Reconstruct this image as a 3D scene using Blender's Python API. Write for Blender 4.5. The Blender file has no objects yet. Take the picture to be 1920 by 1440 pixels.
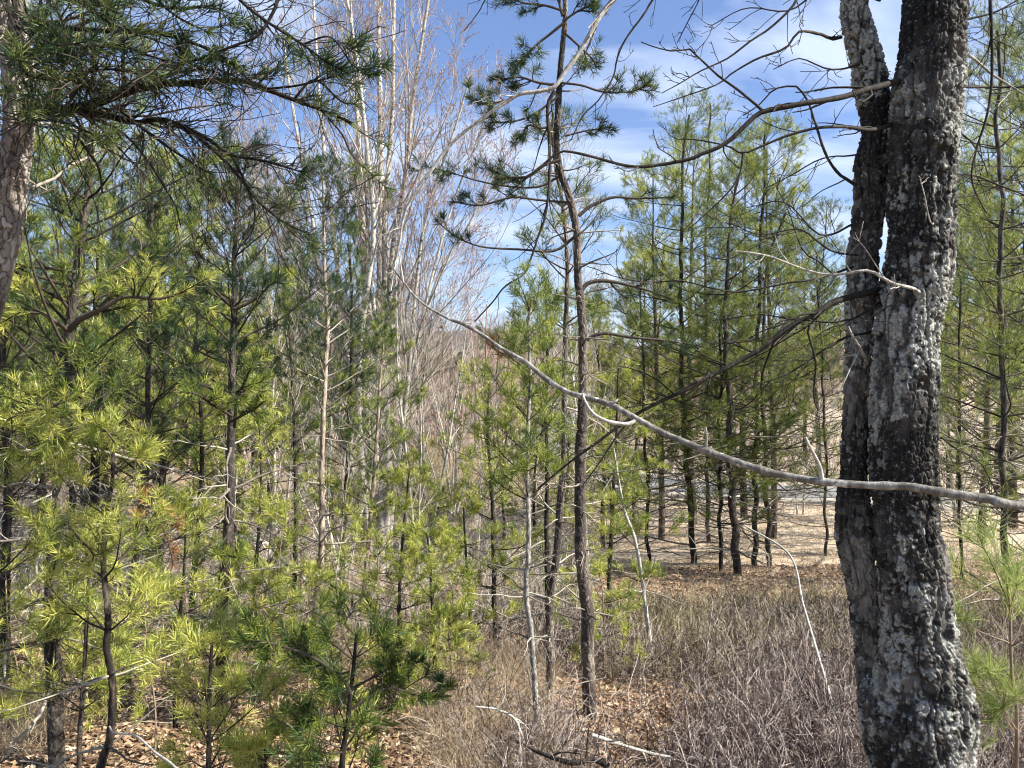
import bpy, math, random
import numpy as np
from mathutils import Vector

# ------------------------------------------------------------------ camera, sky, sun
scene = bpy.context.scene
COL = scene.collection
F = 1397.0                      # focal length in photograph pixels (1920 wide)
cam_data = bpy.data.cameras.new("camera")
cam = bpy.data.objects.new("camera", cam_data)
COL.objects.link(cam)
cam_data.sensor_width = 36.0
cam_data.lens = 36.0 * F / 1920.0
cam_data.clip_start = 0.05
cam_data.clip_end = 9000.0
cam.location = (0, 0, 0)
cam.rotation_euler = (math.radians(90), 0, 0)
scene.camera = cam

SUN_AZ = math.radians(107)      # clockwise from +Y: to the right, slightly behind the camera
SUN_EL = math.radians(40)
world = bpy.data.worlds.new("World")
scene.world = world
world.use_nodes = True
wn, wl = world.node_tree.nodes, world.node_tree.links
wn.clear()
wout = wn.new("ShaderNodeOutputWorld")
bg = wn.new("ShaderNodeBackground")
sky = wn.new("ShaderNodeTexSky")
sky.sky_type = 'NISHITA'
sky.sun_disc = False
sky.sun_elevation = SUN_EL
sky.sun_rotation = SUN_AZ
sky.air_density = 1.15
sky.dust_density = 0.2
sky.ozone_density = 1.6
bg.inputs["Strength"].default_value = 0.051
tc = wn.new("ShaderNodeTexCoord")
# thin streaky cloud, laid on a flat layer overhead: direction / (z + small)
sep = wn.new("ShaderNodeSeparateXYZ")
wl.new(tc.outputs["Generated"], sep.inputs[0])
zz = wn.new("ShaderNodeMath"); zz.operation = 'ADD'; zz.inputs[1].default_value = 0.16
wl.new(sep.outputs["Z"], zz.inputs[0])
zm = wn.new("ShaderNodeMath"); zm.operation = 'MAXIMUM'; zm.inputs[1].default_value = 0.05
wl.new(zz.outputs[0], zm.inputs[0])
dv = wn.new("ShaderNodeVectorMath"); dv.operation = 'DIVIDE'
wl.new(tc.outputs["Generated"], dv.inputs[0])
cmb = wn.new("ShaderNodeCombineXYZ")
for i in range(3):
    wl.new(zm.outputs[0], cmb.inputs[i])
wl.new(cmb.outputs[0], dv.inputs[1])
mp = wn.new("ShaderNodeMapping")
mp.inputs["Rotation"].default_value = (0, 0, math.radians(12))
mp.inputs["Scale"].default_value = (1.0, 2.0, 0.3)
wl.new(dv.outputs[0], mp.inputs[0])
cn = wn.new("ShaderNodeTexNoise")
cn.inputs["Scale"].default_value = 1.5
cn.inputs["Detail"].default_value = 7
cn.inputs["Roughness"].default_value = 0.52
cn.inputs["Distortion"].default_value = 0.5
wl.new(mp.outputs[0], cn.inputs["Vector"])
cr = wn.new("ShaderNodeValToRGB")
cr.color_ramp.elements[0].position = 0.44
cr.color_ramp.elements[0].color = (0.03, 0.03, 0.03, 1)
cr.color_ramp.elements[1].position = 0.67
cr.color_ramp.elements[1].color = (0.85, 0.85, 0.85, 1)
wl.new(cn.outputs["Fac"], cr.inputs[0])
cmix = wn.new("ShaderNodeMix"); cmix.data_type = 'RGBA'
cmix.inputs["B"].default_value = (6.6, 7.6, 9.4, 1)
wl.new(cr.outputs[0], cmix.inputs["Factor"])
tint = wn.new("ShaderNodeMix"); tint.data_type = 'RGBA'; tint.blend_type = 'MULTIPLY'
tint.inputs["Factor"].default_value = 1.0
tint.inputs["B"].default_value = (0.85, 1.03, 1.42, 1)
wl.new(sky.outputs[0], tint.inputs["A"])
wl.new(tint.outputs["Result"], cmix.inputs["A"])
wl.new(cmix.outputs["Result"], bg.inputs["Color"])
wl.new(bg.outputs[0], wout.inputs[0])

sun_data = bpy.data.lights.new("sun", 'SUN')
sun_data.energy = 5.0
sun_data.angle = math.radians(0.53)
sun_data.color = (1.0, 0.95, 0.86)
sun = bpy.data.objects.new("sun", sun_data)
COL.objects.link(sun)
sdir = Vector((math.sin(SUN_AZ) * math.cos(SUN_EL), math.cos(SUN_AZ) * math.cos(SUN_EL), math.sin(SUN_EL)))
sun.rotation_euler = sdir.to_track_quat('Z', 'Y').to_euler()
sun.location = (20, -10, 30)

scene.view_settings.view_transform = 'Standard'
scene.view_settings.look = 'None'
scene.view_settings.gamma = 1.0
scene.view_settings.exposure = 1.4
scene.render.engine = 'CYCLES'
scene.cycles.use_denoising = True
scene.cycles.denoiser = 'OPENIMAGEDENOISE'
scene.cycles.denoising_input_passes = 'RGB_ALBEDO_NORMAL'
scene.cycles.denoising_prefilter = 'ACCURATE'
scene.cycles.filter_width = 1.1
scene.cycles.max_bounces = 5
scene.cycles.diffuse_bounces = 2
scene.cycles.transmission_bounces = 3
scene.cycles.glossy_bounces = 2
scene.cycles.volume_bounces = 0
scene.cycles.caustics_reflective = False
scene.cycles.caustics_refractive = False

RNG = np.random.default_rng(7)

# ------------------------------------------------------------------ ground shape
GY = np.array([-30, 0, 3, 6, 10, 18, 25, 35, 50, 70, 120, 200, 320, 500, 800, 1500, 3000])
GZ = np.array([-0.8, -1.8, -2.15, -2.6, -3.2, -3.95, -4.5, -5.1, -5.5, -5.0, 0.5, 7, 11, 12, 8, 4, 0])

def hash3(i, j, k):
    h = (i * 374761393 + j * 668265263 + k * 2147483647 + 1013904223) & 0xFFFFFFFF
    h = ((h ^ (h >> 13)) * 1274126177) & 0xFFFFFFFF
    h = ((h ^ (h >> 16)) * 2246822519) & 0xFFFFFFFF
    return ((h ^ (h >> 15)) & 0xFFFFFF) / float(0xFFFFFF)

def vnoise(p):
    p = np.asarray(p, dtype=np.float64)
    i = np.floor(p).astype(np.int64)
    f = p - i
    f = f * f * (3 - 2 * f)
    r = 0.0
    for a in (0, 1):
        for b in (0, 1):
            for c in (0, 1):
                w = (f[..., 0] if a else 1 - f[..., 0]) * (f[..., 1] if b else 1 - f[..., 1]) * (f[..., 2] if c else 1 - f[..., 2])
                r = r + w * hash3(i[..., 0] + a, i[..., 1] + b, i[..., 2] + c)
    return r

def fbm(p, octv=4):
    p = np.asarray(p, dtype=np.float64)
    s, a, n = 0.0, 0.5, 0.0
    for o in range(octv):
        s = s + a * vnoise(p * (2 ** o) + 17.3 * o)
        n += a
        a *= 0.5
    return s / n

def ground(x, y):
    x = np.asarray(x, dtype=np.float64); y = np.asarray(y, dtype=np.float64)
    z = np.interp(y, GY, GZ)
    r = x / np.maximum(y, 8.0)
    far = np.clip((y - 60) / 80, 0, 1)
    # the valley gap right of centre; the hill is lower there
    z = z - far * 14 * np.exp(-((r - 0.24) / 0.11) ** 2) * np.clip(z / 8 + 0.6, 0, 1.2)
    # cut bank rising on the right beyond the road
    z = z + 4.6 * np.clip((x - 13) / 22, 0, 1) * np.clip((y - 38) / 26, 0, 1) * (1 - far * 0.5)
    # shoulder on the left
    z = z + 0.5 * np.clip((-x - 2) / 8, 0, 1) * np.clip((y - 2) / 8, 0, 1) * np.clip(1 - (y - 30) / 40, 0, 1)
    q = np.stack([x, y, 0 * x], -1)
    z = z + (fbm(q * 0.35, 3) - 0.5) * 0.35 * np.clip(y / 6, 0.3, 1) + far * (fbm(q * 0.012, 4) - 0.5) * 9
    # the road bench is flat
    return z

def U(px, py, D):
    return np.array([(px - 960.0) / F * D, D, -(py - 720.0) / F * D])

def G(px, D):
    x = (px - 960.0) / F * D
    return float(ground(np.array([x]), np.array([D]))[0])

# ------------------------------------------------------------------ mesh building
def norm(v):
    return v / np.maximum(np.linalg.norm(v, axis=-1, keepdims=True), 1e-9)

def make_mesh(name, verts, faces, attrs=None, smooth=False, pattrs=None):
    """faces: list of (n,k) int arrays; attrs: {name: per-face array}; pattrs per-point"""
    me = bpy.data.meshes.new(name)
    verts = np.ascontiguousarray(verts, dtype=np.float32)
    me.vertices.add(len(verts))
    me.vertices.foreach_set("co", verts.ravel())
    faces = [f for f in faces if len(f)]
    loops = np.concatenate([f.ravel() for f in faces]).astype(np.int32)
    tot = np.concatenate([np.full(len(f), f.shape[1], np.int32) for f in faces])
    start = np.concatenate([[0], np.cumsum(tot)[:-1]]).astype(np.int32)
    me.loops.add(len(loops))
    me.loops.foreach_set("vertex_index", loops)
    me.polygons.add(len(tot))
    me.polygons.foreach_set("loop_start", start)
    me.polygons.foreach_set("loop_total", tot)
    me.polygons.foreach_set("use_smooth", np.full(len(tot), smooth, dtype=bool))
    for k, a in (attrs or {}).items():
        at = me.attributes.new(k, 'FLOAT', 'FACE')
        at.data.foreach_set("value", np.ascontiguousarray(a, dtype=np.float32))
    for k, a in (pattrs or {}).items():
        at = me.attributes.new(k, 'FLOAT', 'POINT')
        at.data.foreach_set("value", np.ascontiguousarray(a, dtype=np.float32))
    me.update(calc_edges=True)
    return me

def resample(path, n):
    """Catmull-Rom through the given points, n samples; path (m,d)"""
    p = np.asarray(path, dtype=np.float64)
    if len(p) == 2:
        t = np.linspace(0, 1, n)[:, None]
        return p[0] * (1 - t) + p[1] * t
    q = np.vstack([2 * p[0] - p[1], p, 2 * p[-1] - p[-2]])
    seg = np.linalg.norm(np.diff(p[:, :3], axis=0), axis=1)
    cum = np.concatenate([[0], np.cumsum(seg)])
    s = np.linspace(0, cum[-1], n)
    i = np.clip(np.searchsorted(cum, s, side='right') - 1, 0, len(p) - 2)
    u = ((s - cum[i]) / np.maximum(seg[i], 1e-9))[:, None]
    p0, p1, p2, p3 = q[i], q[i + 1], q[i + 2], q[i + 3]
    return 0.5 * ((2 * p1) + (-p0 + p2) * u + (2 * p0 - 5 * p1 + 4 * p2 - p3) * u ** 2 + (-p0 + 3 * p1 - 3 * p2 + p3) * u ** 3)

class Tubes:
    def __init__(self):
        self.g = {}
    def add(self, P, R, sides=4):
        """P (N,K,3) or (K,3); R (N,K) or (K,)"""
        P = np.asarray(P); R = np.asarray(R)
        if P.ndim == 2:
            P = P[None]; R = R[None]
        if len(P):
            self.g.setdefault((P.shape[1], sides), []).append((P, R))
        return self
    def arrays(self, seed=0, rough=0.0, rscale=30):
        rng = np.random.default_rng(seed)
        V, Fc, A, off = [], [], [], 0
        for (K, S), lst in self.g.items():
            P = np.concatenate([a for a, _ in lst]); R = np.concatenate([b for _, b in lst])
            N = len(P)
            T = np.empty_like(P)
            T[:, 1:-1] = P[:, 2:] - P[:, :-2]
            T[:, 0] = P[:, 1] - P[:, 0]; T[:, -1] = P[:, -1] - P[:, -2]
            T = norm(T)
            m = norm(T.mean(1))
            ref = np.zeros((N, 3)); ref[np.arange(N), np.argmin(np.abs(m), axis=1)] = 1
            u = norm(np.cross(T, ref[:, None, :])); v = np.cross(T, u)
            a = (np.arange(S) / S * 2 * np.pi)
            ca, sa = np.cos(a), np.sin(a)
            dirs = u[:, :, None, :] * ca[None, None, :, None] + v[:, :, None, :] * sa[None, None, :, None]
            rr = R[:, :, None, None]
            if rough > 0:
                q = (P[:, :, None, :] + dirs * rr)
                nn = fbm(q * rscale * np.array([1, 1, 0.45]), 3) - 0.5
                rr = rr * (1 + rough * 2 * nn[..., None])
            vv = P[:, :, None, :] + dirs * rr
            V.append(vv.reshape(-1, 3))
            idx = (np.arange(N)[:, None, None] * K + np.arange(K)[None, :, None]) * S + np.arange(S)[None, None, :] + off
            i0 = idx[:, :-1]; i1 = idx[:, 1:]
            f = np.stack([i0, np.roll(i0, -1, 2), np.roll(i1, -1, 2), i1], -1).reshape(-1, 4)
            Fc.append(f)
            A.append(np.repeat(rng.random(N), (K - 1) * S))
            off += vv.size // 3
        return np.concatenate(V), np.concatenate(Fc), np.concatenate(A)
    def mesh(self, name, seed=0, smooth=True, rough=0.0, rscale=30):
        V, Fc, A = self.arrays(seed, rough, rscale)
        return make_mesh(name, V, [Fc], {"var": A}, smooth)

def grow(rng, start, d, length, K, wander, up, jit=0.0):
    N = len(start)
    P = np.empty((N, K, 3))
    P[:, 0] = start
    d = norm(d)
    st = (np.asarray(length) / (K - 1))[:, None] if np.ndim(length) else length / (K - 1)
    upv = np.array([0, 0, 1.0])
    for k in range(1, K):
        d = norm(d + wander * rng.normal(size=(N, 3)) + up * upv)
        P[:, k] = P[:, k - 1] + d * st
    return P

def at(P, R, idx, t):
    K = P.shape[1]
    s = t * (K - 1)
    i = np.clip(s.astype(int), 0, K - 2)
    u = (s - i)[:, None]
    p = P[idx, i] * (1 - u) + P[idx, i + 1] * u
    d = norm(P[idx, i + 1] - P[idx, i])
    r = R[idx, i] * (1 - u[:, 0]) + R[idx, i + 1] * u[:, 0]
    return p, d, r

def perp(rng, d):
    r = rng.normal(size=d.shape)
    r = r - (r * d).sum(-1, keepdims=True) * d
    return norm(r)

def spawn(rng, P, R, n, t0, t1, ang, ln, K, wander, up, rfac=0.6, rtip=0.3, flat=0.0, rmin=0.0008, shrink=0.6):
    """n children per parent; ang = (lo, hi) rad; ln = (lo, hi) metres"""
    N = len(P)
    idx = np.repeat(np.arange(N), n)
    t = t0 + (t1 - t0) * rng.random(len(idx))
    p, d, r = at(P, R, idx, t)
    side = perp(rng, d)
    if flat > 0:
        side[:, 2] *= (1 - flat)
        side = norm(side)
    a = rng.uniform(*ang, len(idx))[:, None]
    dd = d * np.cos(a) + side * np.sin(a)
    L = rng.uniform(*ln, len(idx)) * (1 - shrink * (t - t0) / max(t1 - t0, 1e-6))
    C = grow(rng, p, dd, L, K, wander, up)
    r0 = np.maximum(r * rfac, rmin * 1.3)
    RR = r0[:, None] * (1 - (1 - rtip) * np.linspace(0, 1, K)[None])
    RR = np.maximum(RR, rmin)
    return C, RR

class Needles:
    def __init__(self):
        self.items = []
    def cover(self, rng, P, cnt, ts, l, w, ang=(0.55, 1.3), up=0.15, bent=False, tone=(0, 1), tip=0.25):
        """cnt needles on each polyline of P from parameter ts to the tip"""
        if not len(P):
            return
        N = len(P)
        idx = np.repeat(np.arange(N), cnt)
        t = ts + (1 - ts) * rng.random(len(idx)) ** 0.8
        t = np.where(rng.random(len(idx)) < tip, 0.97 + 0.03 * rng.random(len(idx)), t)
        R = np.zeros(P.shape[:2])
        p, d, _ = at(P, R, idx, np.minimum(t, 0.9999))
        a = rng.uniform(*ang, len(idx))
        a = np.where(t > 0.96, a * 0.8, a)[:, None]
        nd = norm(d * np.cos(a) + perp(rng, d) * np.sin(a) + np.array([0, 0, up]))
        L = l * rng.uniform(0.7, 1.15, len(idx))[:, None]
        base_tone = rng.uniform(tone[0], tone[1], N)[idx]
        var = np.clip(base_tone + rng.normal(0, 0.16, len(idx)), 0, 1.0) if tone[1] <= 1 else base_tone
        s = perp(rng, nd) * (w * 0.5)
        self.items.append((p, nd, L, s, var, bent))
    def mesh(self, name):
        V, Q, T, AQ, AT, off = [], [], [], [], [], 0
        for p, nd, L, s, var, bent in self.items:
            n = len(p)
            i = np.arange(n)
            if bent:
                sag = norm(np.cross(nd, s)) * L * 0.07
                mid = p + nd * L * 0.55 + sag
                v = np.stack([p - s, p + s, mid + s, mid - s, p + nd * L], 1)
                b = off + i * 5
                Q.append(np.stack([b, b + 1, b + 2, b + 3], -1)); T.append(np.stack([b + 3, b + 2, b + 4], -1))
                AQ.append(var); AT.append(var)
            else:
                v = np.stack([p - s, p + s, p + nd * L], 1)
                b = off + i * 3
                T.append(np.stack([b, b + 1, b + 2], -1)); AT.append(var)
            V.append(v.reshape(-1, 3)); off += v.shape[0] * v.shape[1]
        fs = ([np.concatenate(Q)] if Q else []) + [np.concatenate(T)]
        aa = np.concatenate(AQ + AT)
        return make_mesh(name, np.concatenate(V), fs, {"var": aa}, False)

# ------------------------------------------------------------------ materials
def ramp(nt, stops, fac):
    r = nt.nodes.new("ShaderNodeValToRGB")
    e = r.color_ramp.elements
    while len(e) < len(stops):
        e.new(0.5)
    for k, (pos, c) in enumerate(stops):
        e[k].position = pos
        e[k].color = (*c, 1)
    nt.links.new(fac, r.inputs[0])
    return r.outputs[0]

def new_mat(name):
    m = bpy.data.materials.new(name)
    m.use_nodes = True
    m.node_tree.nodes.clear()
    o = m.node_tree.nodes.new("ShaderNodeOutputMaterial")
    return m, m.node_tree, o

def attr(nt, name):
    a = nt.nodes.new("ShaderNodeAttribute")
    a.attribute_name = name
    return a.outputs["Fac"]

def leaf_mat(name, stops, trans=0.35, rough=0.45, spec=0.35):
    m, nt, o = new_mat(name)
    c = ramp(nt, stops, attr(nt, "var"))
    p = nt.nodes.new("ShaderNodeBsdfPrincipled")
    p.inputs["Roughness"].default_value = rough
    p.inputs["Specular IOR Level"].default_value = spec
    nt.links.new(c, p.inputs["Base Color"])
    t = nt.nodes.new("ShaderNodeBsdfTranslucent")
    nt.links.new(c, t.inputs[0])
    mx = nt.nodes.new("ShaderNodeMixShader")
    mx.inputs[0].default_value = trans
    nt.links.new(p.outputs[0], mx.inputs[1]); nt.links.new(t.outputs[0], mx.inputs[2])
    nt.links.new(mx.outputs[0], o.inputs[0])
    return m

def bark_mat(name, stops, scale=25.0, bump=0.5, dist=0.006, zs=0.35, varmix=0.25, spots=None):
    m, nt, o = new_mat(name)
    tcn = nt.nodes.new("ShaderNodeTexCoord")
    mpn = nt.nodes.new("ShaderNodeMapping")
    mpn.inputs["Scale"].default_value = (1, 1, zs)
    nt.links.new(tcn.outputs["Object"], mpn.inputs[0])
    n = nt.nodes.new("ShaderNodeTexNoise")
    n.inputs["Scale"].default_value = scale
    n.inputs["Detail"].default_value = 6
    n.inputs["Roughness"].default_value = 0.65
    nt.links.new(mpn.outputs[0], n.inputs["Vector"])
    n2 = nt.nodes.new("ShaderNodeTexNoise")
    n2.inputs["Scale"].default_value = scale * 0.18
    n2.inputs["Detail"].default_value = 3
    nt.links.new(tcn.outputs["Object"], n2.inputs["Vector"])
    ma = nt.nodes.new("ShaderNodeMath"); ma.operation = 'MULTIPLY_ADD'
    ma.inputs[1].default_value = 0.7
    nt.links.new(n.outputs["Fac"], ma.inputs[0])
    mb = nt.nodes.new("ShaderNodeMath"); mb.operation = 'MULTIPLY'
    mb.inputs[1].default_value = 0.3
    nt.links.new(n2.outputs["Fac"], mb.inputs[0])
    nt.links.new(mb.outputs[0], ma.inputs[2])
    md = nt.nodes.new("ShaderNodeMath"); md.operation = 'MULTIPLY_ADD'
    md.inputs[1].default_value = varmix
    md.inputs[2].default_value = -varmix / 2
    nt.links.new(attr(nt, "var"), md.inputs[0])
    mc = nt.nodes.new("ShaderNodeMath"); mc.operation = 'ADD'
    nt.links.new(md.outputs[0], mc.inputs[0]); nt.links.new(ma.outputs[0], mc.inputs[1])
    c = ramp(nt, stops, mc.outputs[0])
    p = nt.nodes.new("ShaderNodeBsdfPrincipled")
    p.inputs["Roughness"].default_value = 0.85
    p.inputs["Specular IOR Level"].default_value = 0.25
    if spots:
        vo = nt.nodes.new("ShaderNodeTexNoise")
        vo.inputs["Scale"].default_value = spots[0]
        vo.inputs["Detail"].default_value = 2
        mp3 = nt.nodes.new("ShaderNodeMapping"); mp3.inputs["Scale"].default_value = (1, 1, spots[1])
        nt.links.new(tcn.outputs["Object"], mp3.inputs[0]); nt.links.new(mp3.outputs[0], vo.inputs["Vector"])
        k = ramp(nt, [(spots[2], (0, 0, 0)), (spots[2] + 0.06, (1, 1, 1))], vo.outputs["Fac"])
        mx = nt.nodes.new("ShaderNodeMix"); mx.data_type = 'RGBA'
        nt.links.new(k, mx.inputs["Factor"]); nt.links.new(c, mx.inputs["A"])
        mx.inputs["B"].default_value = (*spots[3], 1)
        c = mx.outputs["Result"]
    nt.links.new(c, p.inputs["Base Color"])
    b = nt.nodes.new("ShaderNodeBump")
    b.inputs["Strength"].default_value = bump
    b.inputs["Distance"].default_value = dist
    nt.links.new(n.outputs["Fac"], b.inputs["Height"])
    nt.links.new(b.outputs[0], p.inputs["Normal"])
    nt.links.new(p.outputs[0], o.inputs[0])
    return m

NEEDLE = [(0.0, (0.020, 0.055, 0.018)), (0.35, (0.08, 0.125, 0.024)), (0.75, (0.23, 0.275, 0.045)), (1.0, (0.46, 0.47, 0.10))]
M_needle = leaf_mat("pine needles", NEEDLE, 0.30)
M_needle_sunlit = leaf_mat("pine needles tinted sunlit", [(0.0, (0.06, 0.10, 0.020)), (0.35, (0.22, 0.28, 0.038)), (1.0, (0.60, 0.58, 0.14))], 0.36, 0.35, 0.6)  # lit copy of the pine needles: sunlight put into the yellow-green colour
M_needle_shaded = leaf_mat("pine needles tinted shaded", [(0.0, (0.010, 0.030, 0.014)), (0.5, (0.038, 0.072, 0.024)), (1.0, (0.17, 0.20, 0.045))], 0.28)  # shaded copy of the pine needles: shade put into the darker colour
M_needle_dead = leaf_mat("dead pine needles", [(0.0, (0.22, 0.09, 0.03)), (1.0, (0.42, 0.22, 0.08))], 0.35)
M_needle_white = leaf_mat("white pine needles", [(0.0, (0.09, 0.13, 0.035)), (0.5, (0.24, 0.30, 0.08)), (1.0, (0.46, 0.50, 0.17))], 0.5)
M_pinebark = bark_mat("pine bark", [(0.38, (0.014, 0.011, 0.009)), (0.5, (0.065, 0.05, 0.038)), (0.68, (0.26, 0.21, 0.16))], 40, 0.9, 0.01)
M_pinebark_pale = bark_mat("flaky pine bark", [(0.38, (0.035, 0.027, 0.022)), (0.47, (0.20, 0.145, 0.11)), (0.62, (0.40, 0.33, 0.26))], 34, 1.0, 0.012)
M_darkbark = bark_mat("dark bark", [(0.38, (0.009, 0.008, 0.006)), (0.55, (0.030, 0.024, 0.019)), (0.72, (0.12, 0.10, 0.078))], 40, 0.8, 0.008)
M_twig_dark = bark_mat("dark twig bark", [(0.3, (0.016, 0.013, 0.010)), (0.7, (0.08, 0.063, 0.048))], 60, 0.3, 0.003, varmix=0.5)
M_twig_grey = bark_mat("grey twig bark", [(0.3, (0.20, 0.175, 0.145)), (0.7, (0.50, 0.455, 0.39))], 60, 0.3, 0.003, varmix=0.6)
M_twig_brown = bark_mat("brown twig bark", [(0.3, (0.10, 0.065, 0.045)), (0.7, (0.30, 0.22, 0.16))], 60, 0.3, 0.003, varmix=0.6)
M_twig_dead = bark_mat("dead twig bark", [(0.3, (0.10, 0.085, 0.068)), (0.7, (0.36, 0.32, 0.26))], 60, 0.3, 0.003, varmix=0.6)
M_pale = bark_mat("pale smooth bark", [(0.25, (0.14, 0.125, 0.105)), (0.45, (0.36, 0.33, 0.28)), (0.65, (0.58, 0.55, 0.48))], 14, 0.3, 0.004, zs=1.5, varmix=0.15, spots=(9.0, 2.2, 0.60, (0.08, 0.07, 0.06)))
M_branch = bark_mat("grey branch bark", [(0.36, (0.11, 0.10, 0.085)), (0.5, (0.30, 0.28, 0.245)), (0.64, (0.50, 0.475, 0.425))], 90, 0.9, 0.003, zs=0.4, spots=(55.0, 1.0, 0.63, (0.50, 0.49, 0.45)))
M_brush = bark_mat("brush twigs", [(0.36, (0.032, 0.020, 0.016)), (0.54, (0.135, 0.098, 0.078)), (0.74, (0.48, 0.41, 0.36))], 8, 0.2, 0.002, zs=1, varmix=0.7)
M_under = bark_mat("pale underbrush", [(0.25, (0.20, 0.165, 0.13)), (0.5, (0.42, 0.36, 0.29)), (0.75, (0.66, 0.60, 0.51))], 8, 0.2, 0.002, zs=1, varmix=0.7)
M_briar = bark_mat("green briar stems", [(0.25, (0.13, 0.11, 0.05)), (0.5, (0.29, 0.25, 0.13)), (0.75, (0.48, 0.42, 0.27))], 8, 0.2, 0.002, zs=1, varmix=0.7)
M_bud = leaf_mat("red buds", [(0.0, (0.30, 0.13, 0.115)), (1.0, (0.50, 0.33, 0.29))], 0.3)
M_litter = leaf_mat("dead leaves", [(0.0, (0.06, 0.035, 0.022)), (0.3, (0.20, 0.115, 0.07)), (0.6, (0.38, 0.25, 0.14)), (1.0, (0.60, 0.49, 0.35))], 0.15, 0.6)
M_grass = leaf_mat("dry grass", [(0.0, (0.28, 0.20, 0.12)), (0.5, (0.45, 0.35, 0.23)), (1.0, (0.62, 0.53, 0.39))], 0.3, 0.6)
M_oakleaf = leaf_mat("pale evergreen leaves", [(0.0, (0.10, 0.13, 0.06)), (1.0, (0.30, 0.33, 0.17))], 0.3)
M_farneedle = leaf_mat("far pine needles", [(0.0, (0.035, 0.065, 0.022)), (0.5, (0.11, 0.15, 0.035)), (1.0, (0.24, 0.27, 0.06))], 0.35)

# ------------------------------------------------------------------ object helpers
def obj(name, me, mat, parent=None, loc=None):
    o = bpy.data.objects.new(name, me)
    if mat is not None and me is not None and not me.materials:
        me.materials.append(mat)
    COL.objects.link(o)
    if parent is not None:
        o.parent = parent
    if loc is not None:
        o.location = loc
    return o

def tag(o, label=None, cat=None, group=None, kind=None):
    if label: o["label"] = label
    if cat: o["category"] = cat
    if group: o["group"] = group
    if kind: o["kind"] = kind
    return o

def thing(name, label, cat, loc, group=None):
    o = bpy.data.objects.new(name, None)
    o.empty_display_size = 0.2
    COL.objects.link(o)
    o.location = tuple(float(c) for c in loc)
    return tag(o, label, cat, group)

def shift(me, loc):
    """move mesh data so that the part sits relative to its thing's base"""
    n = len(me.vertices)
    a = np.empty(n * 3, np.float32)
    me.vertices.foreach_get("co", a)
    a = a.reshape(-1, 3) - np.asarray(loc, dtype=np.float32)
    me.vertices.foreach_set("co", a.ravel())
    return me

def pxpath(pts, D):
    """pts (px, py) or (px, py, D)"""
    return np.array([U(p[0], p[1], p[2] if len(p) > 2 else D) for p in pts])

def pxr(w, D):
    return 0.5 * w / F * D

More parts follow.
